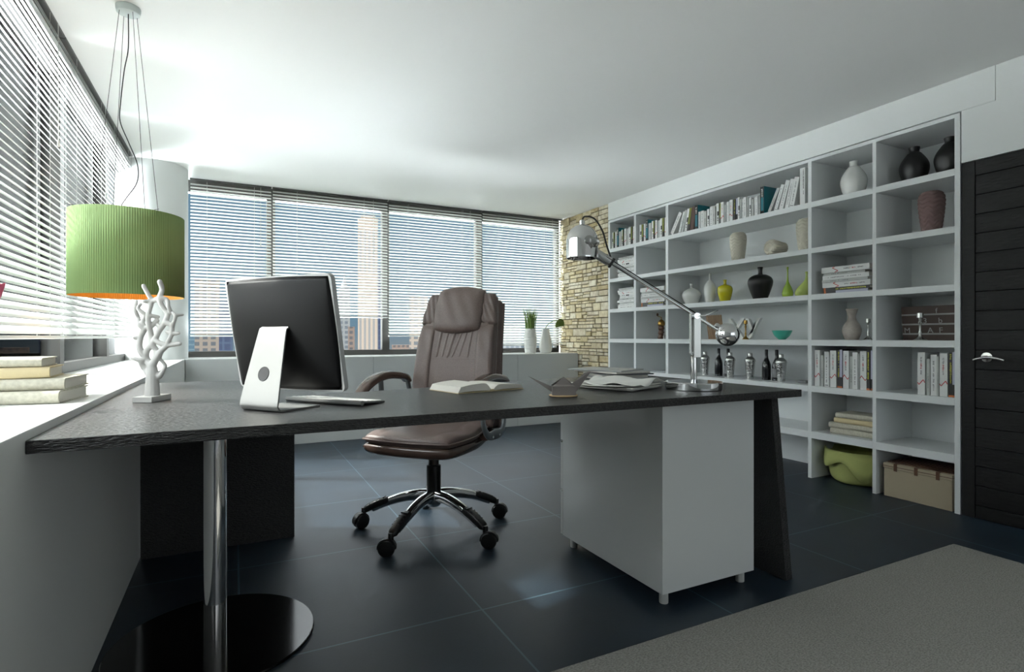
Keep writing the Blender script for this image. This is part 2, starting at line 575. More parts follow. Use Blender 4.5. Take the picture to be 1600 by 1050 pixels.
# stone facing, every stone a block of its own
def split(y0, y1, z0, z1, out):
    w, h = y1 - y0, z1 - z0
    if h > .105 or (h > .06 and w < h * 1.3):
        t = random.uniform(.35, .65); split(y0, y1, z0, z0 + h * t, out); split(y0, y1, z0 + h * t, z1, out)
    elif w > .30 or (w > .19 and random.random() < .6):
        t = random.uniform(.35, .65); split(y0, y0 + w * t, z0, z1, out); split(y0 + w * t, y1, z0, z1, out)
    elif h > .06 and random.random() < .5:
        t = random.uniform(.4, .6); split(y0, y1, z0, z0 + h * t, out); split(y0, y1, z0 + h * t, z1, out)
    else:
        out.append((y0, y1, z0, z1))
stones = []
split(4.889, 5.90, 0.0, H, stones)
bm = NB()
for y0, y1, z0, z1 in stones:
    g = .0036
    d = random.uniform(-.006, .012)
    x = SX + .004 - d
    jy = [random.uniform(-.003, .003) for _ in range(4)]
    jx = [random.uniform(-.003, .003) for _ in range(4)]
    c = ((y0 + g, z0 + g), (y1 - g, z0 + g), (y1 - g, z1 - g), (y0 + g, z1 - g))
    bk = [bm.verts.new((SX + .052, y, z)) for y, z in c]
    md = [bm.verts.new((x + .006, y + j * .5, z + k * .5)) for (y, z), j, k in zip(c, jy, jx)]
    cy, cz = (y0 + y1) / 2, (z0 + z1) / 2
    fr = [bm.verts.new((x + k * .7, y + (cy - y) * .10 + j * .5, z + (cz - z) * .13)) for (y, z), j, k in zip(c, jy, jx)]
    for lo, hi in ((bk, md), (md, fr)):
        for i in range(4):
            bm.faces.new((lo[i], lo[(i + 1) % 4], hi[(i + 1) % 4], hi[i]))
    bm.faces.new(fr); bm.faces.new(bk[::-1])
sw = struct(ob('wall_stone', bm, m_stone), 'cream rubble stone facing between window and bookcase')
struct(ob('wall_stone_joint', box(NB(), SX + .016, SX + .052, 4.8895, 5.8995, 0.001, H - .001), m_mortar, sw))
for c_ in sw.children:
    c_.name = 'mortar'

# ledges under the windows
LX = -.382
FY = 5.47
lo = struct(ob('trim_2', box(NB(), WX, LX, LWY - .4, FY - .0005, 0, LZ), m_ledge, bevel=.002), 'long white ledge below the left windows')
bm = NB()
box(bm, WX, SX - .012, FY + .002, WY, 0, LZ)
fl = struct(ob('trim_3', bm, m_ledge, bevel=.002), 'white ledge cabinet below the far windows')
xs = [LX + .002, .42, 1.22, 2.02, 2.82, SX - .012]
for a, b in zip(xs, xs[1:]):
    ob('front_panel', box(NB(), a + .0012, b - .0012, FY - .012, FY + .002, .002, LZ - .004), m_gloss, fl, bevel=.0015)
# round column in the window corner
struct(ob('column', lathe(NB(), [(.25, LZ), (.25, H)], 64, Matrix.Translation((-.615, 5.585, 0))), m_wall, smooth=40), 'round white column in the window corner')

# windows: frame + pane; far wall then left wall
def window(n, along, a, b, label):
    bm = NB()
    def bar(u0, u1, z0, z1, d0=0, d1=.08):
        if along == 'x': box(bm, u0, u1, WY + d0, WY + d1, z0, z1)
        else: box(bm, WX - d1, WX - d0, u0, u1, z0, z1)
    fw = .038
    bar(a, b, LZ, LZ + .055)
    bar(a, b, H - .11, H)
    bar(a, a + fw, LZ + .055, H - .11)
    bar(b - fw, b, LZ + .055, H - .11)
    o = struct(ob('window_%d' % n, bm, m_frame), label)
    bm = NB()
    if along == 'x': box(bm, a + fw, b - fw, WY + .04, WY + .046, LZ + .055, H - .11)
    else: box(bm, WX - .046, WX - .04, a + fw, b - fw, LZ + .055, H - .11)
    ob('pane', bm, m_glass, o)
fx = [-.459, .318, 1.452, 2.545, SX - .002]
for i, (a, b) in enumerate(zip(fx, fx[1:])):
    window(i + 1, 'x', a, b, 'dark framed %s window of the far wall' % ORD[i])
ly = [LWY, 2.45, 3.60, 4.75, WY - .01]
for i, (a, b) in enumerate(zip(ly, ly[1:])):
    window(i + 5, 'y', a, b, 'dark framed %s window of the left wall' % ORD[i])

# ---------------------------------------------------------------- venetian blinds
def blind(loc, rot, L, zb, tilt, label, pitch=.031, w=.041, group=None, wandx=None):
    """local X runs along the window, local -Y faces the room"""
    t = thing('venetian_blind', label, 'blind', (loc[0], loc[1], 0), (0, 0, rot), group)
    ob('headrail', box(NB(), .002, L - .002, -.02, .02, H - .013, H - .001), m_head, t)
    ob('bottom_rail', box(NB(), .002, L - .002, -.02, .02, zb - .007, zb + .007), m_rail, t, bevel=.003)
    ct, st = math.cos(tilt), math.sin(tilt)
    bm = NB()
    z = zb + .03
    K = 4
    while z < H - .03:
        prev = None
        for x in (.004, L - .004):
            top, bot = [], []
            for k in range(K + 1):
                s = (k / K - .5)
                cr = .0028 * (1 - 4 * s * s)
                y, zz = s * w * ct - cr * st, s * w * st + cr * ct
                top.append(bm.verts.new((x, y, z + zz)))
                bot.append(bm.verts.new((x, y + .0007 * st, z + zz - .0009 * ct)))
            ring = top + bot[::-1]
            if prev:
                n = len(ring)
                for i in range(n):
                    bm.faces.new((prev[i], prev[(i + 1) % n], ring[(i + 1) % n], ring[i]))
                bm.faces.new(ring[::-1])
            else:
                bm.faces.new(ring)
            prev = ring
        z += pitch
    o = ob('slats', bm, m_slat, t)
    for x in (L * .2, L * .78):
        for y in (-.0225, .0225):
            ob('ladder_cord', tube(NB(), [(x, y, zb), (x, y, H - .02)], .0008, 5), m_cord, t)
    wx = L * .86 if wandx is None else wandx
    bm = tube(NB(), [(wx, -.03, H - .02), (wx, -.031, H - .55)], .0016, 5)
    p = ob('pull_cord', bm, m_cord, t)
    ob('tassel', lathe(NB(), [(.002, 0), (.006, .004), (.004, .03), (.002, .034)], 10, Matrix.Translation((wx, -.031, H - .585))), m_rail, p, smooth=True)
    return t
BFY = 5.835
g1 = 'white venetian blinds'
fb = [-.372, .322, 1.458, 2.548, 3.634]
zbs = [1.008, 1.205, 1.008, .90]
lbl = ['white blind at the far wall beside the round column, behind the computer', 'white blind of the far wall, shortest, showing the pale tower',
       'white blind of the far wall directly behind the brown chair', 'white blind of the far wall beside the stone facing, hanging lowest']
for i, (a, b) in enumerate(zip(fb, fb[1:])):
    blind((a + .004, BFY), 0, b - a - .008, zbs[i], R(31), lbl[i], group=g1)
BLX = -.752
lb = [(1.05, 2.185), (2.19, 3.345), (3.35, 4.36), (4.365, 5.30)]  # first blind is out of view, added to cut stray light on the ceiling
lbl = ['unseen white blind added at the near end of the left windows', 'white blind above the stack of old books on the ledge',
       'white blind of the left windows behind the green pendant shade', 'narrow white blind between green pendant and round column']
for (a, b), s in zip(lb, lbl):
    blind((BLX, a), R(90), b - a, .997, R(48), s, group=g1)

# ---------------------------------------------------------------- rug, door
tag(ob('rug', box(NB(), .25, 3.066, -1.1, 1.40, .0005, .012), m_rug, bevel=.003), 'flat grey carpet lying on the slate tiles in front of desk', 'rug')

dr = struct(ob('door_1', box(NB(), SX + .03, SX + .06, .72, 1.6215, .002, 1.967), M('door_core', (6, 6, 6), .6)), 'black boarded door right of the bookcase')
bm = NB()
box(bm, SX + .002, SX + .031, 1.5605, 1.6215, .002, 1.967)
box(bm, SX + .002, SX + .031, .72, .781, .002, 1.967)
box(bm, SX + .002, SX + .031, .7815, 1.5585, 1.887, 1.967)
ob('door_frame', bm, m_door, dr, bevel=.0015)
bm = NB()
z = 1.884
while z > .01:
    zb = max(.004, z - .1035)
    box(bm, SX + .004, SX + .031, .783, 1.5575, zb, z)
    z -= .1065
ob('door_planks', bm, m_door, dr, bevel=.0015)
bm = lathe(NB(), [(.026, 0), (.027, .002), (.026, .006), (.01, .008), (.009, .045), (0, .045)], 28, Matrix.Translation((SX + .004, 1.505, .888)) @ Matrix.Rotation(R(-90), 4, 'Y'))
hd = ob('door_handle', bm, m_steel, dr, smooth=40)
pts = smooth_prof([(SX - .044, 1.546, .872), (SX - .047, 1.52, .882), (SX - .049, 1.48, .889), (SX - .048, 1.44, .884), (SX - .045, 1.412, .874)], 5)
ob('lever', tube(NB(), pts, .0075, 12), m_steel, hd, smooth=40)

# ---------------------------------------------------------------- bookcase
UP = [(1.628, 1.655), (2.081, 2.104), (2.519, 2.546), (3.957, 3.992), (4.424, 4.455), (4.857, 4.887)]
ROWS = [(.284, .332), (.610, .653), (.937, .977), (1.259, 1.297), (1.588, 1.625), (1.912, 1.951), (2.236, 2.258)]
XB = 4.035
bc = thing('bookcase', 'tall white built-in bookcase of open shelves along the right wall', 'bookcase', (SX, 1.63, 0))
def inb(bm):     # world coordinates to the bookcase's own
    bmesh.ops.translate(bm, verts=bm.verts, vec=(-SX, -1.63, 0)); return bm
for a, b in UP:
    ob('upright', inb(box(NB(), SX, XB, a, b, .001, 2.258)), m_shelf, bc, bevel=.001)
for (a0, a1), (b0, b1) in zip(UP, UP[1:]):
    for z0, z1 in ROWS:
        ob('shelf_board', inb(box(NB(), SX, XB, a1, b0, z0, z1)), m_shelf, bc)
ob('back_panel', inb(box(NB(), XB, XB + .015, 1.628, 4.887, .001, 2.258)), m_shelf, bc)

RZ = [z1 for z0, z1 in ROWS]     # resting heights: RZ[0] lowest board ... RZ[5] top row

# ---------------------------------------------------------------- books
def marks(bm, items, W, Hh):
    for y0, y1, z0, z1 in items:
        box(bm, -.0006, .0002, y0 * W, y1 * W, z0 * Hh, z1 * Hh)
    return bm
def words(y0, y1, z0, z1, n, seed):
    rr = random.Random(seed); out = []; z = z0
    step = (z1 - z0) / n
    for k in range(n):
        if rr.random() < .82:
            a = y0 + (y1 - y0) * rr.uniform(0, .3)
            out.append((a, y1 - (y1 - y0) * rr.uniform(0, .25), z, z + step * rr.uniform(.45, .8)))
        z += step
    return out
def make_book(W, Hh, D, kind, label, cat='book', group=None, seed=0):
    """spine towards -X at x=0, thickness along Y from -W/2, standing on z=0"""
    t = thing('book', label, cat, group=group)
    cov = {'z': m_bkwhite, 'w': m_bkwhite, 'W': m_bkwhite, 'l': m_bkwhite, 't': m_bkgrey, 'k': m_bkblack, 'b': m_bkblack, 'g': m_bkblack, 'T': m_bkteal, 'd': m_bkbrown,
           'o': m_oldbook, 'n': m_oldtan}[kind]
    c = min(.003, W * .14)
    bm = NB()
    box(bm, 0, c, -W / 2, W / 2, 0, Hh)
    box(bm, c, D, -W / 2, -W / 2 + c, 0, Hh)
    box(bm, c, D, W / 2 - c, W / 2, 0, Hh)
    ob('cover', bm, cov, t)
    ob('pages', box(NB(), c, D - .004, -W / 2 + c, W / 2 - c, .003, Hh - .003), m_page, t)
    def pr(name, items, m):
        ob(name, marks(NB(), items, W, Hh), m, t)
    if kind == 'z':
        bm = NB()
        s = 1 if seed % 2 else -1
        P = [(-.5 * s, .29), (-.28 * s, .36), (.3 * s, .24), (.5 * s, .29)]
        for (ya, za), (yb, zb) in zip(P, P[1:]):
            a, b = Vector((-.0006, ya * W, za * Hh)), Vector((-.0006, yb * W, zb * Hh))
            d = (b - a).normalized(); nrm = Vector((0, -d.z, d.y)) * .0022
            vs = [bm.verts.new(p) for p in (a + nrm, b + nrm, b - nrm, a - nrm)]
            vs2 = [bm.verts.new(Vector((.0002, v.co.y, v.co.z))) for v in vs]
            bm.faces.new(vs); bm.faces.new(vs2[::-1])
            for i in range(4): bm.faces.new((vs[i], vs2[i], vs2[(i + 1) % 4], vs[(i + 1) % 4]))
        bm2 = marks(NB(), words(-.12, .16, .60, .74, 9, seed), W, Hh)
        tmp = bpy.data.meshes.new('tmp'); bm2.to_mesh(tmp); bm.from_mesh(tmp); bm2.free()
        ob('spine_zigzag', bm, m_red, t)
        pr('spine_title', words(-.12, .16, .48, .59, 6, seed + 1) + words(-.12, .16, .75, .9, 9, seed + 2), m_grey)
    elif kind == 'k':
        pr('spine_title', words(-.2, .2, .28, .97, 22, seed), m_yellowtxt)
        pr('spine_block', [(-.5, .5, 0, .045)], m_orangeprint)
    elif kind == 'b':
        pr('spine_panel', [(-.5, .5, .28, 1)], m_bkblue)
        pr('spine_block', [(-.5, .5, 0, .045)], m_orangeprint)
    elif kind == 'g':
        pr('spine_panel', [(-.35, .5, .3, 1)], m_bkgreen)
    elif kind == 'l':
        pr('spine_panel', [(-.5, .1, .42, .62), (-.3, .1, .28, .33), (-.3, .1, .18, .22), (-.5, .1, 0, .03)], m_bkblack)
    elif kind == 'w':
        pr('spine_title', words(-.12, .14, .12, .85, 22, seed) + ([(-.35, .35, .03, .055)] if seed % 3 == 0 else []), m_grey)
    elif kind == 't':
        pr('spine_title', words(-.2, .2, .2, .6, 14, seed), m_grey)
    elif kind == 'W':
        pr('spine_title', words(-.32, -.1, .28, .95, 26, seed), m_bkblack)
    elif kind == 'T':
        pr('spine_panel', [(-.5, .5, .6, 1), (-.5, -.32, 0, .6), (.3, .5, 0, .6), (-.5, .5, 0, .12)], m_bkblack)
        bm = marks(NB(), words(-.22, .22, .62, .92, 8, seed), W, Hh)
        bmesh.ops.translate(bm, verts=bm.verts, vec=(-.0005, 0, 0))
        ob('spine_title', bm, m_paper, t)
    return t
KN = {'z': 'white book with red zigzag', 'w': 'white paperback', 'W': 'tall white book', 'l': 'white book with black block', 't': 'thin greyish book',
      'k': 'black yellow-lettered book', 'b': 'black and lilac book', 'g': 'black and olive book', 'T': 'thick teal book', 'd': 'dark brown book'}
SD = [0]
def nxt():
    SD[0] += 1; return SD[0]
def shelf_row(seq, zrow, where, group, ref, D=.155, xs=SX + .022):
    """seq of (y_left, y_right, height, kind), left to right in the room"""
    n = len(seq)
    for i, (y0, y1, h, k) in enumerate(seq):
        W = abs(y0 - y1) * .97
        lab = ('%s, %s from the stone end, %s' % (KN[k], ORD[i], where)) if n > 1 else '%s %s' % (KN[k], where)
        b = make_book(W, h, D if k != 'T' else D + .03, k, lab, group=group, seed=nxt())
        b.location = (xs + (.004 * ((i * 7) % 3) if k not in 'T' else 0), (y0 + y1) / 2, zrow + .0004)
# row five: bay right of the wide bay, and the end bay
B5 = [(2.512, 2.472, .252, 'z'), (2.468, 2.449, .216, 't'), (2.445, 2.412, .242, 'w'), (2.409, 2.402, .232, 't'), (2.401, 2.357, .251, 'z'), (2.354, 2.332, .255, 'k'), (2.331, 2.312, .259, 'b'),
      (2.311, 2.271, .252, 'z'), (2.267, 2.247, .216, 't'), (2.245, 2.211, .242, 'w'), (2.208, 2.201, .232, 't'), (2.200, 2.158, .251, 'z'), (2.154, 2.132, .255, 'k'), (2.130, 2.108, .259, 'b')]
shelf_row(B5, RZ[1], 'row below the beige vase', 'books standing below the beige vase', 'left end', .16)
A5 = [(1.855, 1.815, .252, 'z'), (1.809, 1.792, .216, 't'), (1.790, 1.757, .241, 'w'), (1.754, 1.744, .231, 't'), (1.742, 1.701, .250, 'z'), (1.699, 1.676, .256, 'k'), (1.675, 1.657, .259, 'b')]
shelf_row(A5, RZ[1], 'row below the letter board', 'books standing below the letter board', 'left end', .16)
# top row
TE = [(4.850, 4.828, .176, 'l'), (4.826, 4.808, .176, 'g'), (4.806, 4.778, .180, 'w'), (4.766, 4.735, .212, 'T'), (4.733, 4.700, .168, 't'), (4.698, 4.672, .182, 'l'), (4.670, 4.655, .180, 'g'), (4.645, 4.612, .182, 'z'),
      (4.606, 4.574, .176, 't'), (4.566, 4.536, .185, 'l'), (4.534, 4.512, .185, 'g'), (4.508, 4.482, .182, 'z')]
shelf_row(TE, RZ[5], 'top cubby touching the stone', 'books in the top cubby beside the stone', 'stone facing')
TD = [(4.395, 4.366, .178, 'l'), (4.364, 4.342, .176, 'g'), (4.340, 4.312, .180, 'z'), (4.302, 4.268, .212, 'T'), (4.264, 4.226, .170, 't'), (4.222, 4.192, .184, 'l'), (4.190, 4.174, .180, 'g'), (4.168, 4.138, .182, 'z'),
      (4.130, 4.100, .174, 't'), (4.094, 4.066, .184, 'l'), (4.064, 4.042, .184, 'g'), (4.040, 4.000, .184, 'z')]
shelf_row(TD, RZ[5], 'second top cubby past the stone', 'books in the second top cubby', 'left end')
TC = [(3.647, 3.609, .215, 'T'), (3.606, 3.586, .151, 'w'), (3.584, 3.547, .154, 'w'), (3.539, 3.511, .141, 't'), (3.508, 3.483, .154, 'l'), (3.48, 3.445, .168, 'w'), (3.442, 3.412, .163, 't'), (3.405, 3.376, .18, 'l'),
      (3.371, 3.355, .178, 'g'), (3.352, 3.321, .179, 'z'), (3.316, 3.301, .152, 't'), (3.298, 3.274, .168, 'w'), (3.262, 3.228, .177, 'z')]
TC2 = [(3.222, 3.203, .176, 'k'), (3.201, 3.178, .179, 'b'), (3.176, 3.158, .181, 'l'), (3.157, 3.143, .164, 't'), (3.141, 3.125, .162, 'w'), (3.121, 3.094, .169, 'w'), (3.089, 3.078, .16, 't'), (3.076, 3.052, .156, 'l'),
       (3.051, 3.042, .141, 't'), (3.041, 3.031, .138, 'w'), (3.029, 3.013, .154, 't'), (3.01, 2.985, .15, 'w'), (2.981, 2.966, .154, 't'), (2.962, 2.927, .214, 'T')]
shelf_row(TC + TC2, RZ[5], 'long top shelf', 'upright books on the long top shelf', '')
shelf_row([(2.625, 2.584, .266, 'W')], RZ[5], 'standing upright against the divider of the long top shelf', 'upright books on the long top shelf', 'divider')
def leaning(seq, where):
    for i, (yb, tilt, h, W, k) in enumerate(seq):
        b = make_book(W, h, .15, k, '%s, %s from the stone end, %s' % (KN[k], ORD[i], where), group='leaning books on the long top shelf', seed=nxt())
        # bottom right corner stays on the shelf: tilt about the lower edge facing the lean
        a = R(tilt)
        b.rotation_euler = (a, 0, 0)
        b.location = (SX + .024, yb - W / 2 * math.cos(a), RZ[5] + .0006 + W / 2 * math.sin(a))
leaning([(3.955, 33, .212, .040, 'w'), (3.850, 18.5, .196, .022, 'w'), (3.815, 14.5, .202, .026, 't'), (3.776, 12, .206, .026, 'l'), (3.744, 10, .206, .030, 'g'), (3.706, 7.5, .207, .044, 'd')], 'slanting toward first teal book')
leaning([(2.895, 26.5, .182, .024, 't'), (2.842, 19.5, .193, .028, 'w'), (2.798, 16.5, .211, .034, 'w'), (2.749, 13.6, .21, .030, 'w'), (2.714, 12.7, .214, .040, 'w')], 'slanting toward tall white book')
# lying stacks
def stack(ymid, zrow, where, group, seq, xs=SX + .03):
    """seq bottom to top: (thickness, length, dy, kind)"""
    z = zrow + .0004
    n = len(seq)
    for i, (W, Ln, dy, k) in enumerate(seq):
        pos = 'at bottom' if i == 0 else ('on top' if i == n - 1 else '%s from top' % ORD[n - 1 - i])
        b = make_book(W - .0006, Ln, .15, k, '%s lying %s, stack %s' % (KN[k], pos, where), group=group, seed=nxt())
        b.rotation_euler = (R(90), 0, 0)      # book height runs along -Y
        b.location = (xs + (i % 3) * .004, ymid + Ln / 2 + dy, z + W / 2)
        z += W
stk7 = [(.018, .30, -.005, 'b'), (.023, .31, -.005, 'k'), (.036, .325, 0, 'z'), (.018, .31, .005, 't'), (.030, .315, 0, 'w'), (.018, .285, .012, 't'), (.038, .325, 0, 'z')]
stack(2.302, RZ[3], 'above the beige vase', 'books lying above the beige vase', stk7)
stack(4.22, RZ[3], 'behind the lamp arm, second cubby', 'books lying in the second cubby', [(w * 1.05, l * 1.06, d, k) for w, l, d, k in stk7])
stk10 = [(.026, .27, .01, 'w'), (.022, .265, .02, 'w'), (.016, .26, .0, 't'), (.024, .275, .02, 'w'), (.022, .26, .0, 't'), (.020, .25, .0, 'w'), (.022, .262, -.01, 'l'), (.022, .27, .01, 'z'), (.022, .285, .02, 'w'), (.010, .25, 0, 't'), (.010, .24, .02, 't')]
stack(4.61, RZ[4], 'beside the stone, upper of two', 'white books lying beside the stone, upper stack', stk10)
stack(4.61, RZ[3], 'beside the stone, lower of two', 'white books lying beside the stone, lower stack', stk10)

# old books: the ledge stack and the stack in the bookcase
def old_book(W, Ln, D, m, label, loc, rz, group, page=True):
    """lying: spine towards local -Y... length along X, depth along Y, rests on z=0; rounded spine"""
    t = thing('old_book', label, 'book', loc, (0, 0, rz), group)
    c = .0035
    bm = NB()
    box(bm, -Ln / 2, Ln / 2, 0, D, 0, c); box(bm, -Ln / 2, Ln / 2, 0, D, W - c, W)
    prof = [(W / 2 + (W / 2) * math.cos(a), -.012 * math.sin(a)) for a in [PI * k / 10 for k in range(11)]]
    outer = [(-Ln / 2, y, z) for z, y in prof]
    L0 = [bm.verts.new((-Ln / 2, y, z)) for z, y in prof]; L1 = [bm.verts.new((Ln / 2, y, z)) for z, y in prof]
    for i in range(10): bm.faces.new((L0[i], L0[i + 1], L1[i + 1], L1[i]))
    bm.faces.new(L0); bm.faces.new(L1[::-1]); bm.faces.new((L0[0], L1[0], L1[-1], L0[-1]))
    ob('cover', bm, m, t, smooth=35)
    ob('pages', box(NB(), -Ln / 2 + .004, Ln / 2 - .004, .001, D - .005, c, W - c), m_page, t)
    return t
g = 'old books stacked on the window ledge'
z = LZ + .0004
for W, Ln, D, m, dx, dy, rz, s in ((.036, .30, .20, m_oldbook, 0, .0, -8, 'worn pale cloth book, bottom of the stack on the window ledge'),
                                   (.034, .31, .21, m_oldbook, .0, .02, -4, 'worn pale cloth book, third from top of the ledge stack'),
                                   (.032, .27, .19, m_oldtan, -.02, .02, 3, 'yellowed tan book, second from top of the ledge stack'),
                                   (.026, .25, .18, m_oldbook, -.03, .03, 2, 'grey-white book with dark edge, top of the ledge stack')):
    old_book(W, Ln, D, m, s, (-.60 + dx, 2.03 + dy, z), R(rz), g); z += W + .0006
g = 'old books lying above the lime basket'
z = RZ[0] + .0004
for W, Ln, D, m, dy, rz, s in ((.040, .28, .20, m_oldbook, 0, -84, 'thick pale book, bottom of the stack above the lime basket'),
                               (.036, .29, .20, m_oldbook, .01, -88, 'pale book, third from top of the stack above the lime basket'),
                               (.034, .27, .19, m_oldtan, -.01, -93, 'tan book, second from top of the stack above the lime basket'),
                               (.034, .25, .18, m_oldbook, -.015, -90, 'grey book, top of the stack above the lime basket')):
    old_book(W, Ln, D, m, s, (SX + .07, 2.275 + dy, z), R(rz), g); z += W + .0006

# ---------------------------------------------------------------- bookcase ornaments
def vase(prof, loc, m, label, cat='vase', seg=48, warp=None, name='vase', group=None, n=6, sm=True, rot=None):
    o = ob(name, lathe(NB(), smooth_prof(prof, n) if n else prof, seg, None, warp), m, None, smooth=sm, loc=loc, rot=rot)
    return tag(o, label, cat, group)
def jug(r, h, neck):      # ball body with a short collar, thin lip with an opening
    return [(0, 0), (r * .5, 0), (r * .78, h * .12), (r, h * .42), (r * .88, h * .62), (r * .5, h * .82), (neck, h * .87), (neck * .98, h * .93), (neck * 1.08, h), (neck * .85, h), (neck * .8, h * .9), (0, h * .86)]
def up(z): return z + .0005
vase(jug(.079, .231, .028), (3.80, 1.946, up(RZ[5])), m_blk, 'black ball vase in the top end cubby, left of the pair')
vase(jug(.079, .231, .028), (3.80, 1.752, up(RZ[5])), m_blk, 'black ball vase in the top end cubby, beside the end upright')
vase(jug(.081, .25, .025), (3.80, 2.323, up(RZ[5])), m_porc, 'matt white ball vase alone in a top cubby')
def ribbed(h, amp=.10, waves=5.0, ribs=7):
    def f(a, z):
        return 1 - amp * (1 - abs(math.sin(PI * z / .026 + 1.5 * math.sin(ribs * a) * (.7 + .3 * math.sin(2 * PI * z / h))))) ** 1.6
    return f
def barrel(r, h):
    return [(0, 0), (r * .70, 0), (r * .74, h * .06), (r * .85, h * .3), (r * .97, h * .6), (r, h * .8), (r * .9, h * .93), (r * .62, h), (r * .5, h * .97), (0, h * .9)]
vase(barrel(.068, .252), (3.80, 3.297, up(RZ[4])), m_cream, 'cream rippled vase standing apart from the other two', seg=120, warp=ribbed(.252), n=14)
vase(barrel(.066, .252), (3.80, 2.68, up(RZ[4])), m_cream, 'cream rippled vase standing against the divider', seg=120, warp=ribbed(.252), n=14)
o = vase(barrel(.062, .155), (3.76, 2.93, up(RZ[4]) + .064), m_cream, 'cream fluted vase lying on its side', seg=120, warp=lambda a, z: 1 - .13 * (1 - abs(math.sin(8 * a))) ** 1.5, n=8)
o.rotation_euler = (0, R(-90), R(-6)); o.location = (3.845, 2.90, up(RZ[4]) + .0665)
vase(barrel(.070, .258), (3.80, 1.85, up(RZ[4])), m_mauve, 'mauve brown rippled vase in the end cubby', seg=120, warp=ribbed(.258, .12, 4), n=14)
vase([(0, 0), (.04, 0), (.062, .02), (.085, .075), (.078, .115), (.04, .145), (.014, .155), (.013, .185), (.017, .192), (.011, .192), (.009, .16), (0, .15)], (3.80, 3.828, up(RZ[3])), m_porc, 'squat white bottle vase, left end of the vase row')
vase([(0, 0), (.028, 0), (.04, .03), (.053, .11), (.048, .16), (.022, .2), (.010, .212), (.009, .255), (.012, .263), (.007, .263), (.006, .22), (0, .2)], (3.80, 3.606, up(RZ[3])), m_porc, 'tall oval white bottle vase beside the yellow vase')
vase([(0, 0), (.034, 0), (.047, .03), (.062, .1), (.055, .135), (.03, .15), (.014, .156), (.013, .185), (.017, .193), (.010, .193), (.009, .16), (0, .15)], (3.80, 3.436, up(RZ[3])), m_yel, 'glossy yellow bottle vase')
vase([(0, 0), (.045, 0), (.066, .04), (.094, .13), (.085, .175), (.05, .2), (.019, .208), (.018, .25), (.022, .262), (.015, .262), (.013, .22), (0, .2)], (3.80, 3.077, up(RZ[3])), m_blk, 'large black bottle vase beside the green vases')
vase([(0, 0), (.03, 0), (.038, .02), (.040, .04), (.03, .075), (.014, .11), (.007, .14), (.005, .2), (.007, .234), (.004, .234), (.003, .18), (0, .12)], (3.80, 2.83, up(RZ[3])), m_lime, 'slim lime green vase with a long thin neck')
bm = lathe(NB(), smooth_prof([(0, 0), (.04, 0), (.055, .018), (.058, .045), (.045, .075), (.024, .105), (.011, .13), (.008, .165), (.011, .183), (.006, .183), (.004, .15), (0, .1)], 6), 40)
for v in bm.verts:
    v.co.y -= .028 * min(1, max(0, v.co.z - .02) / .11)
tag(ob('vase', bm, m_lime2, None, smooth=True, loc=(3.80, 2.70, up(RZ[3]))), 'pale lime drop-shaped vase with a leaning neck', 'vase')

# row with letters
bd = thing('wooden_board', 'slatted light wood board leaning on the shelf behind the lamp ball', 'board', (3.78, 3.52, up(RZ[2])), (0, R(-9), 0))
for k in range(12):
    y = -.086 + k * .0144
    ob('slat', box(NB(), 0, .010, y, y + .0115, 0, .212), m_wood, bd)
ob('rail', box(NB(), .0105, .016, -.084, .084, .03, .05), m_wood, bd)
def letter(polys, label, loc, wide):
    bm = NB()
    mt = Matrix(((0, 0, 1, 0), (-1, 0, 0, 0), (0, 1, 0, 0), (0, 0, 0, 1)))   # (x, y) drawn -> (-Y, Z)
    for pts in polys:
        prism(bm, [(x * wide, y) for x, y in pts], 0, .03, mt)
    return tag(ob('letter', bm, m_key, None, loc=loc), label, 'letter')
letter([[(-.07, .175), (-.042, .175), (.068, 0), (.04, 0)], [(.07, .175), (.042, .175), (.006, .112), (.022, .092)], [(-.066, 0), (-.040, 0), (-.003, .066), (-.018, .088)]],
       'white freestanding letter X', (3.76, 3.288, up(RZ[2])), 1.28)
letter([[(-.058, .172), (-.034, .172), (.008, .07), (-.006, .046)], [(.058, .172), (.034, .172), (-.004, .03), (-.022, .006), (-.05, .0), (-.05, .018), (-.034, .026), (-.024, .045), (.012, .076)]],
       'white freestanding letter y', (3.76, 3.118, up(RZ[2])), 1.26)
def candlestick(h, loc, m, label, rb):
    p = [(0, 0), (rb, 0), (rb * 1.02, .004), (rb * .7, .012), (rb * .35, .02), (rb * .2, .035), (rb * .3, .045), (rb * .18, .06), (rb * .2, h * .6), (rb * .34, h * .66), (rb * .2, h * .72), (rb * .25, h * .8), (rb * .55, h * .83), (rb * .5, h), (rb * .42, h), (rb * .36, h * .86), (0, h * .86)]
    t = thing('candlestick', label, 'candlestick', loc)
    cut = 11
    ob('stem', lathe(NB(), p[:cut] + [(0, p[cut - 1][1])], 24), m, t, smooth=50)
    ob('cup', lathe(NB(), [(0, p[cut - 1][1])] + p[cut - 1:], 24), m, t, smooth=50)
candlestick(.154, (3.70, 3.135, up(RZ[2])), m_brass, 'small brass candlestick in front of the letter y', .026)
candlestick(.142, (3.78, 2.215, up(RZ[2])), m_steel, 'turned metal candlestick beside the beige vase', .026)
candlestick(.166, (3.72, 1.872, up(RZ[2])), m_steel, 'turned metal candlestick in front of the letter board', .034)
vase([(0, 0), (.022, 0), (.03, .006), (.055, .03), (.0715, .066), (.068, .066), (.05, .033), (.02, .01), (0, .009)], (3.80, 2.878, up(RZ[2])), m_teal, 'turquoise bowl on the bookcase shelf', 'bowl', name='bowl')
vase([(0, 0), (.036, 0), (.045, .012), (.0585, .06), (.05, .1), (.027, .14), (.024, .165), (.034, .2), (.038, .211), (.033, .211), (.022, .17), (0, .14)], (3.80, 2.336, up(RZ[2])), m_beige, 'mottled beige flared vase beside candlestick')
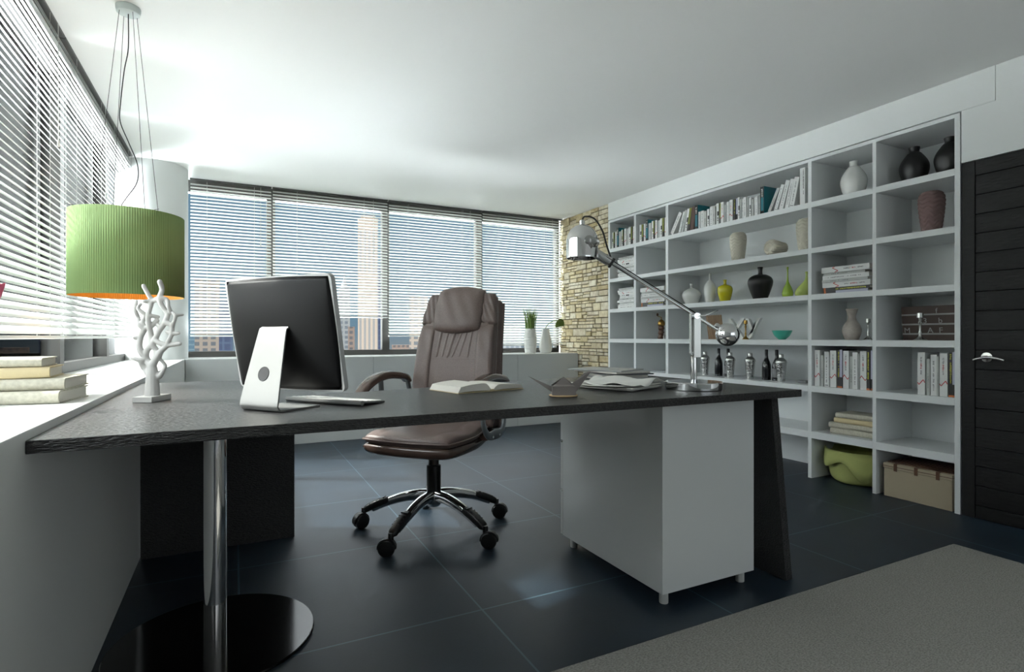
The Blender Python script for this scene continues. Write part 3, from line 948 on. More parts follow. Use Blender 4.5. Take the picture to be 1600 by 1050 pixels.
# pepper mill
t = thing('pepper_mill', 'walnut and brass pepper mill with crank handle', 'pepper mill', (3.80, 4.235, up(RZ[2])))
ob('body', lathe(NB(), smooth_prof([(0, 0), (.034, 0), (.034, .02), (.026, .04), (.031, .06), (.024, .085), (.032, .105), (.026, .125), (.028, .13), (0, .131)], 4), 28), m_walnut, t, smooth=True)
ob('dome', lathe(NB(), smooth_prof([(.030, .131), (.036, .145), (.032, .17), (.018, .188), (.006, .194), (.004, .215), (0, .216)], 4), 28), m_brass, t, smooth=True)
ob('crank', tube(NB(), [(0, 0, .214), (0, .005, .217), (0, .045, .226), (0, .055, .235)], .0035, 8), m_brass, t, smooth=True)
ob('knob', lathe(NB(), smooth_prof([(0, .23), (.008, .232), (.011, .243), (.008, .256), (0, .258)], 4), 14, Matrix.Translation((0, .055, 0))), m_walnut, t, smooth=True)
tag(ob('jar', lathe(NB(), [(0, 0), (.014, 0), (.015, .03), (.010, .036), (.012, .055), (0, .056)], 18), m_steel, None, smooth=40, loc=(3.72, 4.10, up(RZ[2]))), 'tiny metal jar in front of the pepper mill', 'jar')

# letter board
lbd = thing('letter_board', 'dark brown letter board with grey rails and loose letters', 'letter board', (3.82, 1.842, up(RZ[2])), (0, R(-6), 0))
ob('panel', box(NB(), 0, .012, -.178, .178, 0, .212), m_slatbrown, lbd)
for z in (.040, .100, .160):
    ob('rail', box(NB(), -.009, -.0002, -.178, .178, z - .0045, z + .0045), m_letter, lbd)
rt = (R(90), 0, R(-90))
for s, y, z, sz in (('f', -.018, .166, .046), ('P', -.142, .166, .046), ('23', .058, .106, .046), ('b', -.036, .106, .046), ('M', .150, .046, .048), ('A', .020, .046, .048), ('F', -.036, .046, .048), ('1', -.116, .046, .048)):
    text('letter', s, sz, m_letter, lbd, (-.0022, y, z), rt)

# shakers and bottles
def shaker(y, x, label, k):
    t = thing('cocktail_shaker', label, 'cocktail shaker', (x, y, up(RZ[1])), group='hammered cocktail shakers')
    ob('body', lathe(NB(), smooth_prof([(0, 0), (.026, 0), (.028, .004), (.039, .138), (.04, .142), (0, .142)], 5), 32), m_hammer, t, smooth=50)
    ob('collar', lathe(NB(), smooth_prof([(.0405, .142), (.0405, .155), (.036, .165), (.020, .180), (.018, .183), (0, .1835)], 4), 32), m_steel, t, smooth=50)
    ob('cap', lathe(NB(), [(.0185, .1838), (.0185, .206), (.016, .212), (0, .213)], 28), m_steel, t, smooth=50)
for k, (y, s) in enumerate(((3.664, 'hammered steel cocktail shaker behind the lamp, standing left of both first bottles'), (3.353, 'hammered steel cocktail shaker just right of the labelled first bottles'),
                            (3.175, 'hammered steel cocktail shaker standing alone in the middle of the row'), (2.863, 'hammered steel cocktail shaker at the right end beside a labelled bottle'))):
    shaker(y, 3.80 - (.03 if k in (1, 3) else 0), s, k)
def bottle(y, x, lab, label):
    t = thing('bottle', label, 'bottle', (x, y, up(RZ[1])), group='dark bottles between the shakers')
    ob('glass_body', lathe(NB(), smooth_prof([(0, 0), (.031, 0), (.034, .006), (.034, .1), (.029, .135), (.015, .172), (.012, .20), (.012, .226)], 5) + [(0, .226)], 32), m_bottle, t, smooth=50)
    ob('capsule', lathe(NB(), [(.0128, .2), (.0130, .238), (.0100, .243), (0, .243)], 20), m_black, t, smooth=50)
    if lab:
        ob('paper_label', lathe(NB(), [(.0344, .025), (.0346, .026), (.0346, .095), (.0344, .096)], 32), m_bottlelbl, t, smooth=50)
bottle(3.524, 3.82, False, 'dark unlabelled bottle, first bottle right of the lamp post')
bottle(3.428, 3.83, True, 'dark bottle with grey label beneath the lamp ball')
bottle(3.034, 3.82, False, 'dark unlabelled bottle right of the lone middle shaker')
bottle(2.941, 3.82, True, 'dark bottle with grey label beside the last shaker')
tag(ob('small_box', box(NB(), 0, .04, -.035, .035, 0, .022), m_grey, None, bevel=.006, loc=(3.76, 2.685, up(RZ[1]))), 'small grey box lying on shelf at the right end of the bottles', 'box')

# lime felt basket
def basket():
    bm = NB()
    seg = 64
    prof = [(0, 0), (.10, 0), (.135, .012), (.150, .06), (.155, .12), (.158, .19)]
    rings = []
    def rad(a, r):
        return r * (1 + .10 * abs(math.cos(2 * a)) ** 2)
    for r, z in smooth_prof(prof, 4):
        ring = [bm.verts.new((rad(2 * PI * i / seg, r) * math.cos(2 * PI * i / seg) * .95, rad(2 * PI * i / seg, r) * math.sin(2 * PI * i / seg) * 1.15, z)) for i in range(seg)]
        rings.append(ring)
    def drop(a):
        return .03 + .05 * (.5 + .5 * math.sin(2 * a + .6)) + .035 * math.sin(5 * a + 1.2) + .055 * max(0, math.cos(a - 3.75)) ** 8 + .02 * max(0, math.cos(a - 2.45)) ** 6
    for t in (0.0, .25, .5, .75, 1.0):       # rolled rim and hanging cloth edge
        ring = []
        for i in range(seg):
            a = 2 * PI * i / seg
            fl = .012 + .022 * t + .012 * math.sin(5 * a + 1.2) * t
            r0 = rad(a, .158)
            z = .19 + .042 * math.sin(PI * min(1, t * 2) / 2) * (1 if t < .5 else 1) - max(0, t - .25) / .75 * (drop(a) + .03)
            x, y = (r0 * .95 + fl) * math.cos(a), (r0 * 1.15 + fl) * math.sin(a)
            ring.append(bm.verts.new((x, y, z)))
        rings.append(ring)
    for a, b in zip(rings, rings[1:]):
        for i in range(seg):
            bm.faces.new((a[i], a[(i + 1) % seg], b[(i + 1) % seg], b[i]))
    o = ob('felt_basket', bm, m_fabric, None, smooth=True, loc=(3.835, 2.315, .001))
    s = o.modifiers.new('thick', 'SOLIDIFY'); s.thickness = .004; s.offset = 0
    return o
tag(basket(), 'lime green felt basket with folded-over rim on the floor below bookcase', 'basket')

# canvas storage box
t = thing('storage_box', 'beige canvas storage box with brown clasps on the floor under bookcase', 'box', (SX + .02, 1.86, .001))
ob('body', box(NB(), 0, .34, -.185, .185, 0, .175), m_canvas, t, bevel=.003)
ob('lid', box(NB(), -.003, .343, -.188, .188, .1765, .208), m_canvas, t, bevel=.002)
ob('trim_line', box(NB(), -.0045, .3, -.189, .189, .188, .1915), m_walnut, t)
for y in (-.115, .0, .115):
    bm = NB(); box(bm, -.0075, -.0046, y - .009, y + .009, .165, .2095); box(bm, -.0075, .03, y - .009, y + .009, .2085, .2115)
    ob('clasp', bm, m_walnut, t)
bm = NB()
for k in range(6):
    box(bm, .03 + .05 * k, .065 + .05 * k, -.18, .18, .2082, .2125)
ob('lid_slats', bm, m_walnut, t)

# ---------------------------------------------------------------- desk
DZ = .788
dk = thing('desk', 'large black oak corner desk joining the window ledge', 'desk', (1.0, 1.9, 0))
def ind(bm):
    bmesh.ops.translate(bm, verts=bm.verts, vec=(-1.0, -1.9, 0)); return bm
poly = [(-.381, 1.445), (2.025, 1.445), (2.025, 2.53), (.268, 2.105), (.268, 2.985), (-.381, 2.985)]
ob('desktop', ind(prism(NB(), poly, DZ - .028, DZ)), m_desk, dk, bevel=.0015)
ob('side_panel', ind(box(NB(), -.378, .266, 2.945, 2.984, .001, DZ - .0285)), m_desk, dk, bevel=.0015)
mt = Matrix(((0, 0, 1, 0), (1, 0, 0, 0), (0, 1, 0, 0), (0, 0, 0, 1)))      # (a, b, c) -> X=c, Y=a, Z=b
bm = prism(NB(), [(1.507, .001), (2.42, .001), (2.36, DZ - .0285), (1.555, DZ - .0285)], 0, .04, mt)
for v in bm.verts:
    v.co.x += 2.013 - .028 * v.co.z / .76
ob('side_panel', ind(bm), m_desk, dk, bevel=.0015)
ob('pole', ind(lathe(NB(), [(.034, .012), (.034, DZ - .0285)], 40, Matrix.Translation((-.058, 2.06, 0)))), m_chrome, dk, smooth=40)
ob('base_disc', ind(lathe(NB(), [(.302, .001), (.307, .004), (.307, .008), (.304, .0115), (0, .012)], 96, Matrix.Translation((-.058, 2.06, 0)))), m_blackgloss, dk, smooth=40)

# pedestal
pd = thing('drawer_pedestal', 'glossy white drawer pedestal on short feet under the desk', 'cabinet', (1.645, 1.86, 0))
ob('body', box(NB(), -.242, .24, -.303, .385, .05, .756), m_gloss, pd, bevel=.0012)
for z0, z1 in ((.052, .262), (.268, .498), (.504, .754)):
    d = ob('drawer', box(NB(), -.241, .239, .388, .408, z0, z1), m_gloss, pd, bevel=.002)
    ob('edge_strip', box(NB(), -.2425, .2405, .389, .402, z1 - .0055, z1 + .0005), m_steel, d)
for x in (-.205, .2):
    for y in (-.268, .345):
        ob('foot', lathe(NB(), [(.016, .001), (.017, .003), (.017, .0498)], 20, Matrix.Translation((x, y, 0))), m_bkgrey, pd, smooth=40)

# ---------------------------------------------------------------- computer
cyaw = -.90
mc = thing('computer', 'all-in-one computer seen from behind, black back on aluminium stand', 'computer', (.126, 1.765, DZ + .0005), (0, 0, cyaw))
# local: X width, +Y screen side, -Y back; screen centre at height .22
tilt = .175
SM = Matrix.Translation((0, 0, .2195)) @ Matrix.Rotation(tilt, 4, 'X')
W2, H2 = .2125, .1705
def rrect(w, h, r, n=6):
    pts = []
    for cx, cy, a0 in ((w - r, h - r, 0), (-w + r, h - r, 90), (-w + r, -h + r, 180), (w - r, -h + r, 270)):
        for k in range(n + 1):
            a = R(a0 + 90 * k / n); pts.append((cx + r * math.cos(a), cy + r * math.sin(a)))
    return pts
XZ = Matrix(((1, 0, 0, 0), (0, 0, 1, 0), (0, 1, 0, 0), (0, 0, 0, 1)))
ob('casing', prism(NB(), rrect(W2, H2, .018), .0, .016, SM @ XZ), M('casing_grey', (176, 176, 174), .4), mc, smooth=40)
bm = NB()
cushion(bm, lambda u, v, o: SM @ Vector((u * (W2 - .003), -.0006 - max(0, o), v * (H2 - .003))), 20, 16, .024, 0.0, p=2.2, q=1.6, corner=.12)
ob('back_cover', bm, M('satin_black_back', (7, 7, 7), .5, spec=.2), mc, smooth=True)
ob('screen', prism(NB(), rrect(W2 - .012, H2 - .012, .006), .0162, .0175, SM @ XZ), m_blackgloss, mc)
# bent aluminium stand with a cable hole
wv = .0745
path = smooth_prof([(-.012, .250), (-.030, .235), (-.036, .225), (-.060, .125), (-.082, .030), (-.082, .012), (-.072, .003), (-.05, .0022), (.075, .0022)], 4)
bm = NB()
th = .0045
rows = []
NX = 12
hole = (-.064, .108, .026)
for (y, z) in path:
    wtop = wv * (.70 + .30 * min(1, max(0, (.25 - z) / .22)))
    rows.append([Vector((-wtop + 2 * wtop * k / NX, y, z)) for k in range(NX + 1)])
vg = [[bm.verts.new(p) for p in r] for r in rows]
for i in range(len(vg) - 1):
    for k in range(NX):
        bm.faces.new((vg[i][k], vg[i][k + 1], vg[i + 1][k + 1], vg[i + 1][k]))
st = ob('stand', bm, m_alu, mc, smooth=50)
sm = st.modifiers.new('thick', 'SOLIDIFY'); sm.thickness = th; sm.offset = 0
bv = st.modifiers.new('bevel', 'BEVEL'); bv.width = .001; bv.segments = 2; bv.limit_method = 'ANGLE'; bv.angle_limit = R(60)
dirv = Vector((0, -.060 + .082, .125 - .030)).normalized()
ctr = Vector((0, -.0648, .1045))
nrm = Vector((0, -dirv.z, dirv.y))
hm = Matrix.Translation(ctr + nrm * .0026) @ nrm.to_track_quat('Z', 'Y').to_matrix().to_4x4()
ob('cable_hole', lathe(NB(), [(0.0, .0006), (.0200, .0006), (.0205, .0012), (.0212, .0004), (.0212, -.004), (0, -.004)], 32, hm), m_dark, mc, smooth=40)

# keyboard, parallel to the screen
n_ = Vector((math.sin(.90), math.cos(.90), 0)); w_ = Vector((math.cos(-.90), math.sin(-.90), 0))
kc = Vector((.342, 1.692, 0)) + n_ * .058 - w_ * .158
kb = thing('keyboard', 'slim white and aluminium keyboard behind the computer stand', 'keyboard', (kc.x, kc.y, DZ + .0005), (0, 0, cyaw))
bm = box(NB(), -.155, .155, -.058, .058, .0, .006)
for v in bm.verts:
    v.co.z += (.009 if v.co.y < 0 else .0)
ob('plate', bm, m_alu, kb, bevel=.001)
ob('battery_tube', tube(NB(), [(-.155, -.05, .0085), (.155, -.05, .0085)], .008, 14), m_alu, kb, smooth=40)
bm = NB()
for r in range(5):
    y = -.044 + r * .0195
    zz = .0062 + .0045 + (-.0045 * y / .058)
    nk = 14
    for k in range(nk):
        if r == 4 and 3 < k < 9: continue
        x = -.148 + k * .0213
        box(bm, x, x + .0175, y, y + .0165, zz - .002, zz + .0012)
    if r == 4: box(bm, -.148 + 4 * .0213, -.148 + 9 * .0213 - .004, y, y + .0165, zz - .002, zz + .0012)
ob('keys', bm, m_key, kb)

# ---------------------------------------------------------------- tree sculpture
BY = -A
ts = thing('tree_sculpture', 'white branching tree sculpture on a square foot on desk', 'sculpture', (-.243, 2.155, DZ + .0005), (0, 0, R(-24)))
ob('foot', box(NB(), -.03, .03, -.055, .055, 0, .018), m_sculpt, ts, bevel=.001)
nodes = {}
edges = []
def path_nodes(seq):
    prev = None
    for it in seq:
        if isinstance(it, str):
            k = it
        else:
            k = it[0] if len(it) == 5 else 'n%d' % len(nodes)
            x, y, r = it[-3:] if len(it) != 5 else it[1:4]
            nodes[k] = (x, y, r)
        if prev: edges.append((prev, k))
        prev = k
N = lambda k, x, y, r: (k, x, y, r, 0)
path_nodes([N('T0', 190, 960, 52), N('T1', 190, 880, 47), N('T2', 189, 790, 42), N('T3', 185, 725, 32)])
path_nodes(['T3', N('N1', 140, 662, 20), N('a1', 100, 580, 17), N('a2', 96, 495, 16), N('N2', 125, 432, 17)])
path_nodes(['T3', N('N3', 226, 655, 22)])
path_nodes(['N1', N('b1', 152, 600, 16), N('N4', 186, 556, 17), N('b2', 214, 592, 15), 'N3'])
path_nodes(['T2', N('c1', 128, 735, 22), N('c2', 104, 672, 14), N('c3', 60, 660, 12), N('c4', 10, 662, 11)])
path_nodes(['c2', 'N1'])
path_nodes(['a2', N('d1', 60, 500, 12)])
path_nodes(['N2', N('e1', 96, 400, 13), N('e2', 60, 345, 12), N('e3', 56, 280, 12), N('e4', 50, 212, 11)])
path_nodes(['N2', N('f1', 113, 380, 13), N('f2', 126, 322, 13), N('f3', 92, 272, 11), N('f4', 94, 235, 9)])
path_nodes(['f2', N('f5', 152, 316, 9)])
path_nodes(['N2', N('g1', 180, 408, 13), N('g2', 216, 366, 14)])
path_nodes(['N4', N('h1', 174, 480, 15), N('h2', 172, 340, 14), N('h3', 172, 212, 15), N('h4', 156, 165, 12), N('h5', 128, 93, 12)])
path_nodes(['h3', N('h6', 142, 216, 11)])
path_nodes(['h2', N('h7', 222, 334, 10)])
path_nodes(['N4', N('N5', 208, 518, 16), N('i1', 240, 452, 15), N('N6', 262, 420, 15), N('N7', 290, 372, 16)])
path_nodes(['N6', N('i2', 224, 398, 11)])
path_nodes(['N7', N('j1', 294, 312, 15), N('j2', 258, 250, 14), N('N8', 246, 192, 16), N('j3', 250, 120, 14), N('j4', 251, 60, 14)])
path_nodes(['h3', 'N8'])
path_nodes(['N8', N('k1', 292, 200, 13), N('k2', 316, 252, 12), N('k3', 318, 300, 11), 'j1'])
path_nodes(['k3', N('k4', 342, 302, 8)])
path_nodes(['N7', N('N9', 345, 405, 14), N('l1', 374, 372, 11), N('l2', 382, 330, 11), N('l3', 358, 303, 8)])
path_nodes(['l2', N('l4', 412, 318, 8)])
path_nodes(['N9', N('N10', 342, 466, 13), N('m1', 304, 450, 10)])
path_nodes(['N10', N('m2', 392, 464, 10)])
path_nodes(['N10', N('m3', 325, 520, 13), N('N11', 305, 556, 17), N('m4', 406, 546, 12)])
path_nodes(['N5', N('n1', 250, 540, 15), 'N11', N('n2', 262, 605, 17), 'N3'])
path_nodes(['T2', N('o1', 238, 800, 20), N('o2', 266, 765, 12), N('o3', 275, 720, 11), N('o4', 248, 672, 10), 'N3'])
S = 1.81 / 860 / 5
rnd = random.Random(3)
pos3 = {}
for k, (x, y, r) in nodes.items():
    dep = 0 if k[0] in 'TN' else rnd.uniform(-.012, .012)
    pos3[k] = Vector(((x - 190) * S, dep, .016 + (955 - y) * S))
bm = NB()
nb = {k: [] for k in nodes}
for a, b in edges:
    nb[a].append(b); nb[b].append(a)
for a, b in edges:      # each limb bends smoothly through its neighbours
    pa, pb = pos3[a], pos3[b]
    def best(k, o, d):
        c = [q for q in nb[k] if q != o]
        return pos3[max(c, key=lambda q: (pos3[k] - pos3[q]).normalized().dot(d))] if c else pos3[k] - d * (pb - pa).length * .5
    d = (pb - pa).normalized()
    p0, p3 = best(a, b, d), best(b, a, -d)
    pts, rs = [], []
    for q in range(7):
        t = q / 6
        pts.append(.5 * ((2 * pa) + (-p0 + pb) * t + (2 * p0 - 5 * pa + 4 * pb - p3) * t * t + (-p0 + 3 * pa - 3 * pb + p3) * t ** 3))
        rs.append((nodes[a][2] * (1 - t) + nodes[b][2] * t) * S * (1.05 if a[0] == 'T' else 1.32))
    tube(bm, pts, rs, 12)
for k in nodes:
    if len(nb[k]) > 0 and k != 'T0':
        bmesh.ops.create_uvsphere(bm, u_segments=12, v_segments=8, radius=nodes[k][2] * S * (1.04 if k[0] == 'T' else 1.30), matrix=Matrix.Translation(pos3[k]))
to = ob('branches', bm, m_sculpt, ts, smooth=True)
to.rotation_euler = (0, 0, -A - R(-24))
rm = to.modifiers.new('fuse', 'REMESH'); rm.mode = 'VOXEL'; rm.voxel_size = .0019; rm.use_smooth_shade = True
sm_ = to.modifiers.new('soften', 'SMOOTH'); sm_.factor = .5; sm_.iterations = 6

# ---------------------------------------------------------------- open book
bkp = thing('open_book', 'thick open book lying face up on the desk edge before the chair', 'book', (.865, 2.03, DZ + .0006), (0, 0, R(13)))
def page_block(sign, thick, tag_):
    bm = NB()
    L = .142
    prof = []
    for k in range(13):
        s = k / 12
        x = sign * (.004 + s * L)
        z = .004 + thick * (1 - (1 - min(1, s * 4.2)) ** 2) * (1 - .35 * s ** 3)
        prof.append((x, z))
    top = [[bm.verts.new((x, y, z)) for x, z in prof] for y in (-.1, .1)]
    bot = [[bm.verts.new((x + sign * (.012 * (k / 12)), y, .0035 + .003 * math.sin(PI * k / 12))) for k, (x, z) in enumerate(prof)] for y in (-.1, .1)]
    for k in range(12):
        bm.faces.new((top[0][k], top[0][k + 1], top[1][k + 1], top[1][k]))
        bm.faces.new((bot[0][k], bot[1][k], bot[1][k + 1], bot[0][k + 1]))
        for j in (0, 1):
            bm.faces.new((top[j][k], bot[j][k], bot[j][k + 1], top[j][k + 1]))
    bm.faces.new((top[0][12], bot[0][12], bot[1][12], top[1][12]))
    bm.faces.new((top[0][0], top[1][0], bot[1][0], bot[0][0]))
    return ob(tag_, bm, m_page, bkp, smooth=35)
page_block(-1, .03, 'left_pages')
page_block(1, .022, 'right_pages')
bm = NB()
box(bm, -.158, -.012, -.103, .103, .0005, .0028)
box(bm, .012, .158, -.103, .103, .0005, .0028)
prism(bm, [(-.012 + .012 * k / 4, -.003 - 0 * k) for k in range(0)] or [(-.012, .0005), (.012, .0005), (.010, .006), (0, .010), (-.010, .006)], -.103, .103, Matrix(((1, 0, 0, 0), (0, 0, 1, 0), (0, 1, 0, 0), (0, 0, 0, 1))))
ob('cover', bm, m_oldtan, bkp)

# ---------------------------------------------------------------- origami crane on a cork disc
cx = Vector((1.047, 1.672, DZ))
tag(ob('coaster', lathe(NB(), [(.048, .0005), (.051, .002), (.051, .004), (.049, .0055), (0, .0055)], 48), m_cork, None, smooth=40, loc=cx), 'round cork coaster under the origami crane', 'coaster')
cr = thing('origami_crane', 'grey folded paper crane standing on a round coaster', 'origami', (cx.x, cx.y, DZ + .006), (0, 0, -A))
def facet(name, pts, faces, th=.0012, m=m_origami):
    bm = NB(); vs = [bm.verts.new(p) for p in pts]
    for f in faces: bm.faces.new([vs[i] for i in f])
    o = ob(name, bm, m, cr)
    s = o.modifiers.new('thick', 'SOLIDIFY'); s.thickness = th; s.offset = 0
# body: boxed hull
facet('body', [(-.041, -.03, .0), (.041, -.03, .0), (.041, -.03, .031), (-.041, -.03, .031), (-.041, .03, .0), (.041, .03, .0), (.041, .03, .031), (-.041, .03, .031), (.0, -.004, .063), (-.03, -.01, .036), (.03, -.01, .034)],
      [(0, 1, 2, 3), (1, 5, 6, 2), (5, 4, 7, 6), (4, 0, 3, 7), (0, 4, 5, 1), (3, 2, 10, 9), (9, 10, 8), (6, 7, 8)])
facet('tail', [(-.036, -.012, .006), (-.036, .012, .006), (-.034, 0, .024), (-.127, .0, .066)], [(0, 2, 3), (2, 1, 3), (1, 0, 3)])
facet('neck', [(.018, -.015, .008), (.018, .012, .008), (.046, -.008, .012), (.098, .004, .080), (.076, .004, .076), (.024, -.014, .036)], [(0, 2, 3, 4, 5), (1, 2, 3, 4), (0, 1, 4, 5)])

# ---------------------------------------------------------------- papers and magazines
nw = thing('newspaper', 'crumpled folded newspaper lying on the desk in front of magazines', 'newspaper', (1.42, 1.84, DZ + .0006), (0, 0, R(18)))
for k in range(4):
    bm = NB()
    nx, ny = 18, 14
    g = {}
    rr = random.Random(20 + k)
    ph = rr.uniform(0, 6)
    ang = R(rr.uniform(-9, 9)); ox, oy = rr.uniform(-.012, .012), rr.uniform(-.012, .012)
    for i in range(nx + 1):
        for j in range(ny + 1):
            x, y = -.125 + .25 * i / nx, -.14 + .28 * j / ny
            z = .003 + k * .0055 + .0045 * (k * .6 + .3) * (math.sin(x * 24 + ph + k) * math.cos(y * 17 + ph) + 1) * .5
            if k == 3: z += .016 * math.exp(-((x - .02) / .05) ** 2) + .006 * math.sin(y * 40 + x * 30)
            xx, yy_ = x * math.cos(ang) - y * math.sin(ang) + ox, x * math.sin(ang) + y * math.cos(ang) + oy
            g[i, j] = bm.verts.new((xx, yy_, max(.001 + k * .004, z)))
    for i in range(nx):
        for j in range(ny):
            bm.faces.new((g[i, j], g[i + 1, j], g[i + 1, j + 1], g[i, j + 1]))
    o = ob('sheet', bm, m_paper, nw, smooth=True)
    s = o.modifiers.new('thick', 'SOLIDIFY'); s.thickness = .0012; s.offset = 1
m_mag = [M('magazine_a', (176, 176, 172), .5), M('magazine_b', (122, 122, 120), .5), M('magazine_c', (150, 152, 152), .5), M('magazine_d', (84, 84, 86), .5), M('magazine_e', (196, 196, 192), .5)]
z = DZ + .0006
mags = [(.010, -14, 0, 0), (.007, -12, .01, .0), (.012, -17, -.005, .01), (.006, -10, .0, -.01), (.008, 8, -.03, .0), (.006, 24, -.05, .02)]
pos = ['bottom magazine', 'second magazine from the bottom', 'thick grey magazine midway up', 'dark magazine above the middle', 'pale magazine second from the top', 'slanting top magazine']
for k, (h, a, dx, dy) in enumerate(mags):
    t = thing('magazine', pos[k] + ' of the pile at the back of the desk', 'magazine', (1.70 + dx, 2.22 + dy, z), (0, 0, R(a)), 'magazines piled on the desk')
    ob('cover', box(NB(), -.115, .115, -.15, .15, h - .0015, h), m_mag[k % 5], t)
    ob('pages', box(NB(), -.114, .114, -.149, .149, 0, h - .0016), m_mag[(k * 2 + 2) % 5] if k % 2 else m_page, t)
    z += h + .0006

# ---------------------------------------------------------------- desk lamp
dl = thing('desk_lamp', 'chrome balance-arm desk lamp with ball counterweight and dome head', 'lamp', (1.66, 1.66, DZ + .0005), (0, 0, -A))
ob('base', lathe(NB(), [(.109, 0), (.112, .002), (.112, .028), (.109, .031), (0, .031)], 64), m_chrome, dl, smooth=40)
ob('post', tube(NB(), [(0, 0, .031), (0, 0, .150)], .0125, 20), m_chrome, dl, smooth=40)
bm = NB()
box(bm, -.006, .022, -.022, -.019, .128, .305)
box(bm, -.006, .022, .019, .022, .128, .305)
box(bm, -.006, .022, -.019, .019, .128, .134)
tube(bm, [(-.018, -.015, .305), (-.018, -.015, .145), (-.014, -.015, .136), (-.004, -.015, .132)], .0045, 10)
ob('fork', bm, m_steel, dl, bevel=.0012)
D0 = Vector((.123, 0, .222)); D1 = Vector((-.36, 0, .526))
ob('arm', tube(NB(), [D0, D1], .0068, 16), m_chrome, dl, smooth=40)
ob('cable_rod', tube(NB(), [D0.lerp(D1, .25) + Vector((.004, -.012, .007)), D1 + Vector((.004, -.012, .007))], .0022, 8), m_dark, dl, smooth=True)
pv = Vector((0, 0, .295))
ob('pivot', tube(NB(), [pv + Vector((.004, -.03, 0)), pv + Vector((.004, .03, 0))], .0125, 18), m_chrome, dl, smooth=40)
ob('wing_lever', tube(NB(), [pv + Vector((.006, -.028, -.001)), pv + Vector((.035, -.03, .0)), pv + Vector((.086, -.03, .022))], .0028, 8), m_chrome, dl, smooth=True)
bc_ = D0 + Vector((.014, 0, -.002))
ob('counterweight', lathe(NB(), [(.047 * math.sin(PI * k / 24), -.047 * math.cos(PI * k / 24)) for k in range(25)], 40, Matrix.Translation(bc_)), m_chrome, dl, smooth=True)
ob('weight_clamp', lathe(NB(), [(.010, 0), (.012, .002), (.012, .02), (.009, .024), (0, .024)], 18, Matrix.Translation(bc_ + Vector((-.03, 0, .026))) @ (D1 - D0).to_track_quat('Z', 'Y').to_matrix().to_4x4()), m_chrome, dl, smooth=40)
dv = (D1 - D0).normalized()
kn0, kn1 = D1 - dv * .03, D1 + dv * .062
ob('knuckle', sweep(NB(), smooth_prof([tuple(kn0), tuple(kn0.lerp(kn1, .3)), tuple(kn0.lerp(kn1, .7)), tuple(kn1)], 4), (0, 1, 0), [.028] * 13, [.024, .03, .036, .038, .038, .038, .038, .038, .037, .036, .034, .03, .022], 16, 4), m_steel, dl, smooth=50)
ob('clamp_ring', sweep(NB(), [tuple(kn0 - dv * .006), tuple(kn0 + dv * .004)], (0, 1, 0), .036, .042, 16, 4), m_black, dl)
hc = Vector((-.452, 0, .528))    # centre of the head's open rim
yk = smooth_prof([tuple(kn1 + Vector((0, -.02, 0))), tuple(kn1 + Vector((-.012, -.058, .012))), tuple(hc + Vector((.048, -.074, .052))), tuple(hc + Vector((.02, -.071, .066)))], 4)
bm = NB()
sweep(bm, yk, (0, 1, .2), [.008] * len(yk), [.026] * len(yk), 10, 4)
yk2 = [(p[0], -p[1], p[2]) for p in yk]
sweep(bm, yk2, (0, 1, -.2), [.008] * len(yk2), [.026] * len(yk2), 10, 4)
yo = ob('yoke', bm, m_steel, dl, smooth=50)
ob('bolt', lathe(NB(), [(.014, 0), (.016, .002), (.015, .008), (.006, .010), (0, .010)], 20, Matrix.Translation(hc + Vector((.018, -.066, .066))) @ Matrix.Rotation(R(90), 4, 'X')), m_steel, yo, smooth=40)
hp = [(.0640, 0), (.0645, .003), (.0640, .006), (.0640, .072), (.060, .094), (.048, .116), (.03, .130), (.012, .136), (.011, .137), (.011, .152), (.007, .156), (0, .156)]
inn = [(.0, .128), (.03, .124), (.046, .112), (.058, .09), (.0615, .07), (.0615, .002), (.0640, 0)]
ob('head', lathe(NB(), inn + hp[1:], 56, Matrix.Translation(hc)), m_chrome, dl, smooth=40)
ob('bulb', lathe(NB(), smooth_prof([(0, .016), (.018, .022), (.024, .04), (.018, .062), (.012, .075), (.012, .11), (0, .111)], 4), 24, Matrix.Translation(hc)), m_porc, dl, smooth=True)
ct_ = hc + Vector((0, 0, .156))
cb = smooth_prof([tuple(ct_), tuple(ct_ + Vector((.012, 0, .014))), tuple(ct_ + Vector((.05, .0, .004))), tuple(ct_ + Vector((.082, 0, -.045))), tuple(ct_ + Vector((.100, 0, -.105))), tuple(ct_ + Vector((.117, 0, -.158)))], 6)
ob('cable', tube(NB(), cb, .0035, 10), m_dark, dl, smooth=True)

# ---------------------------------------------------------------- pendant lamp
pl = thing('pendant_lamp', 'green pleated drum pendant lamp hanging over the desk corner', 'lamp', (-.42, 2.93, 0))
ob('canopy', lathe(NB(), [(.040, H - .03), (.044, H - .028), (.047, H - .012), (.047, H - .001), (0, H - .001)][::-1] + [(0, H - .03)], 32), M('canopy_grey', (198, 208, 206), .4), pl, smooth=40)
r0, zt, zb = .213, 1.534, 1.176
bm = NB()
segs = 1200
rg = []
for z_, off in ((zb, 0), (zt, 0)):
    rg.append([bm.verts.new(((r0 + off) * (1 +   .0024 * math.sin(150 * 2 * PI * i / segs)) * math.cos(2 * PI * i / segs), (r0 + off) * (1 +   .0024 * math.sin(150 * 2 * PI * i / segs)) * math.sin(2 * PI * i / segs), z_)) for i in range(segs)])
for i in range(segs):
    bm.faces.new((rg[0][i], rg[0][(i + 1) % segs], rg[1][(i + 1) % segs], rg[1][i]))
sh = ob('shade', bm, [m_green, m_orange], pl, smooth=True)
so_ = sh.modifiers.new('thick', 'SOLIDIFY'); so_.thickness = .0015; so_.offset = -1; so_.material_offset = 1
for k in range(4):
    a = R(35 + 90 * k)
    ob('wire', tube(NB(), [(.036 * math.cos(a), .036 * math.sin(a), H - .029), ((r0 - .08) * math.cos(a), (r0 - .08) * math.sin(a), zt - .02)], .0011, 6), m_dark, pl)
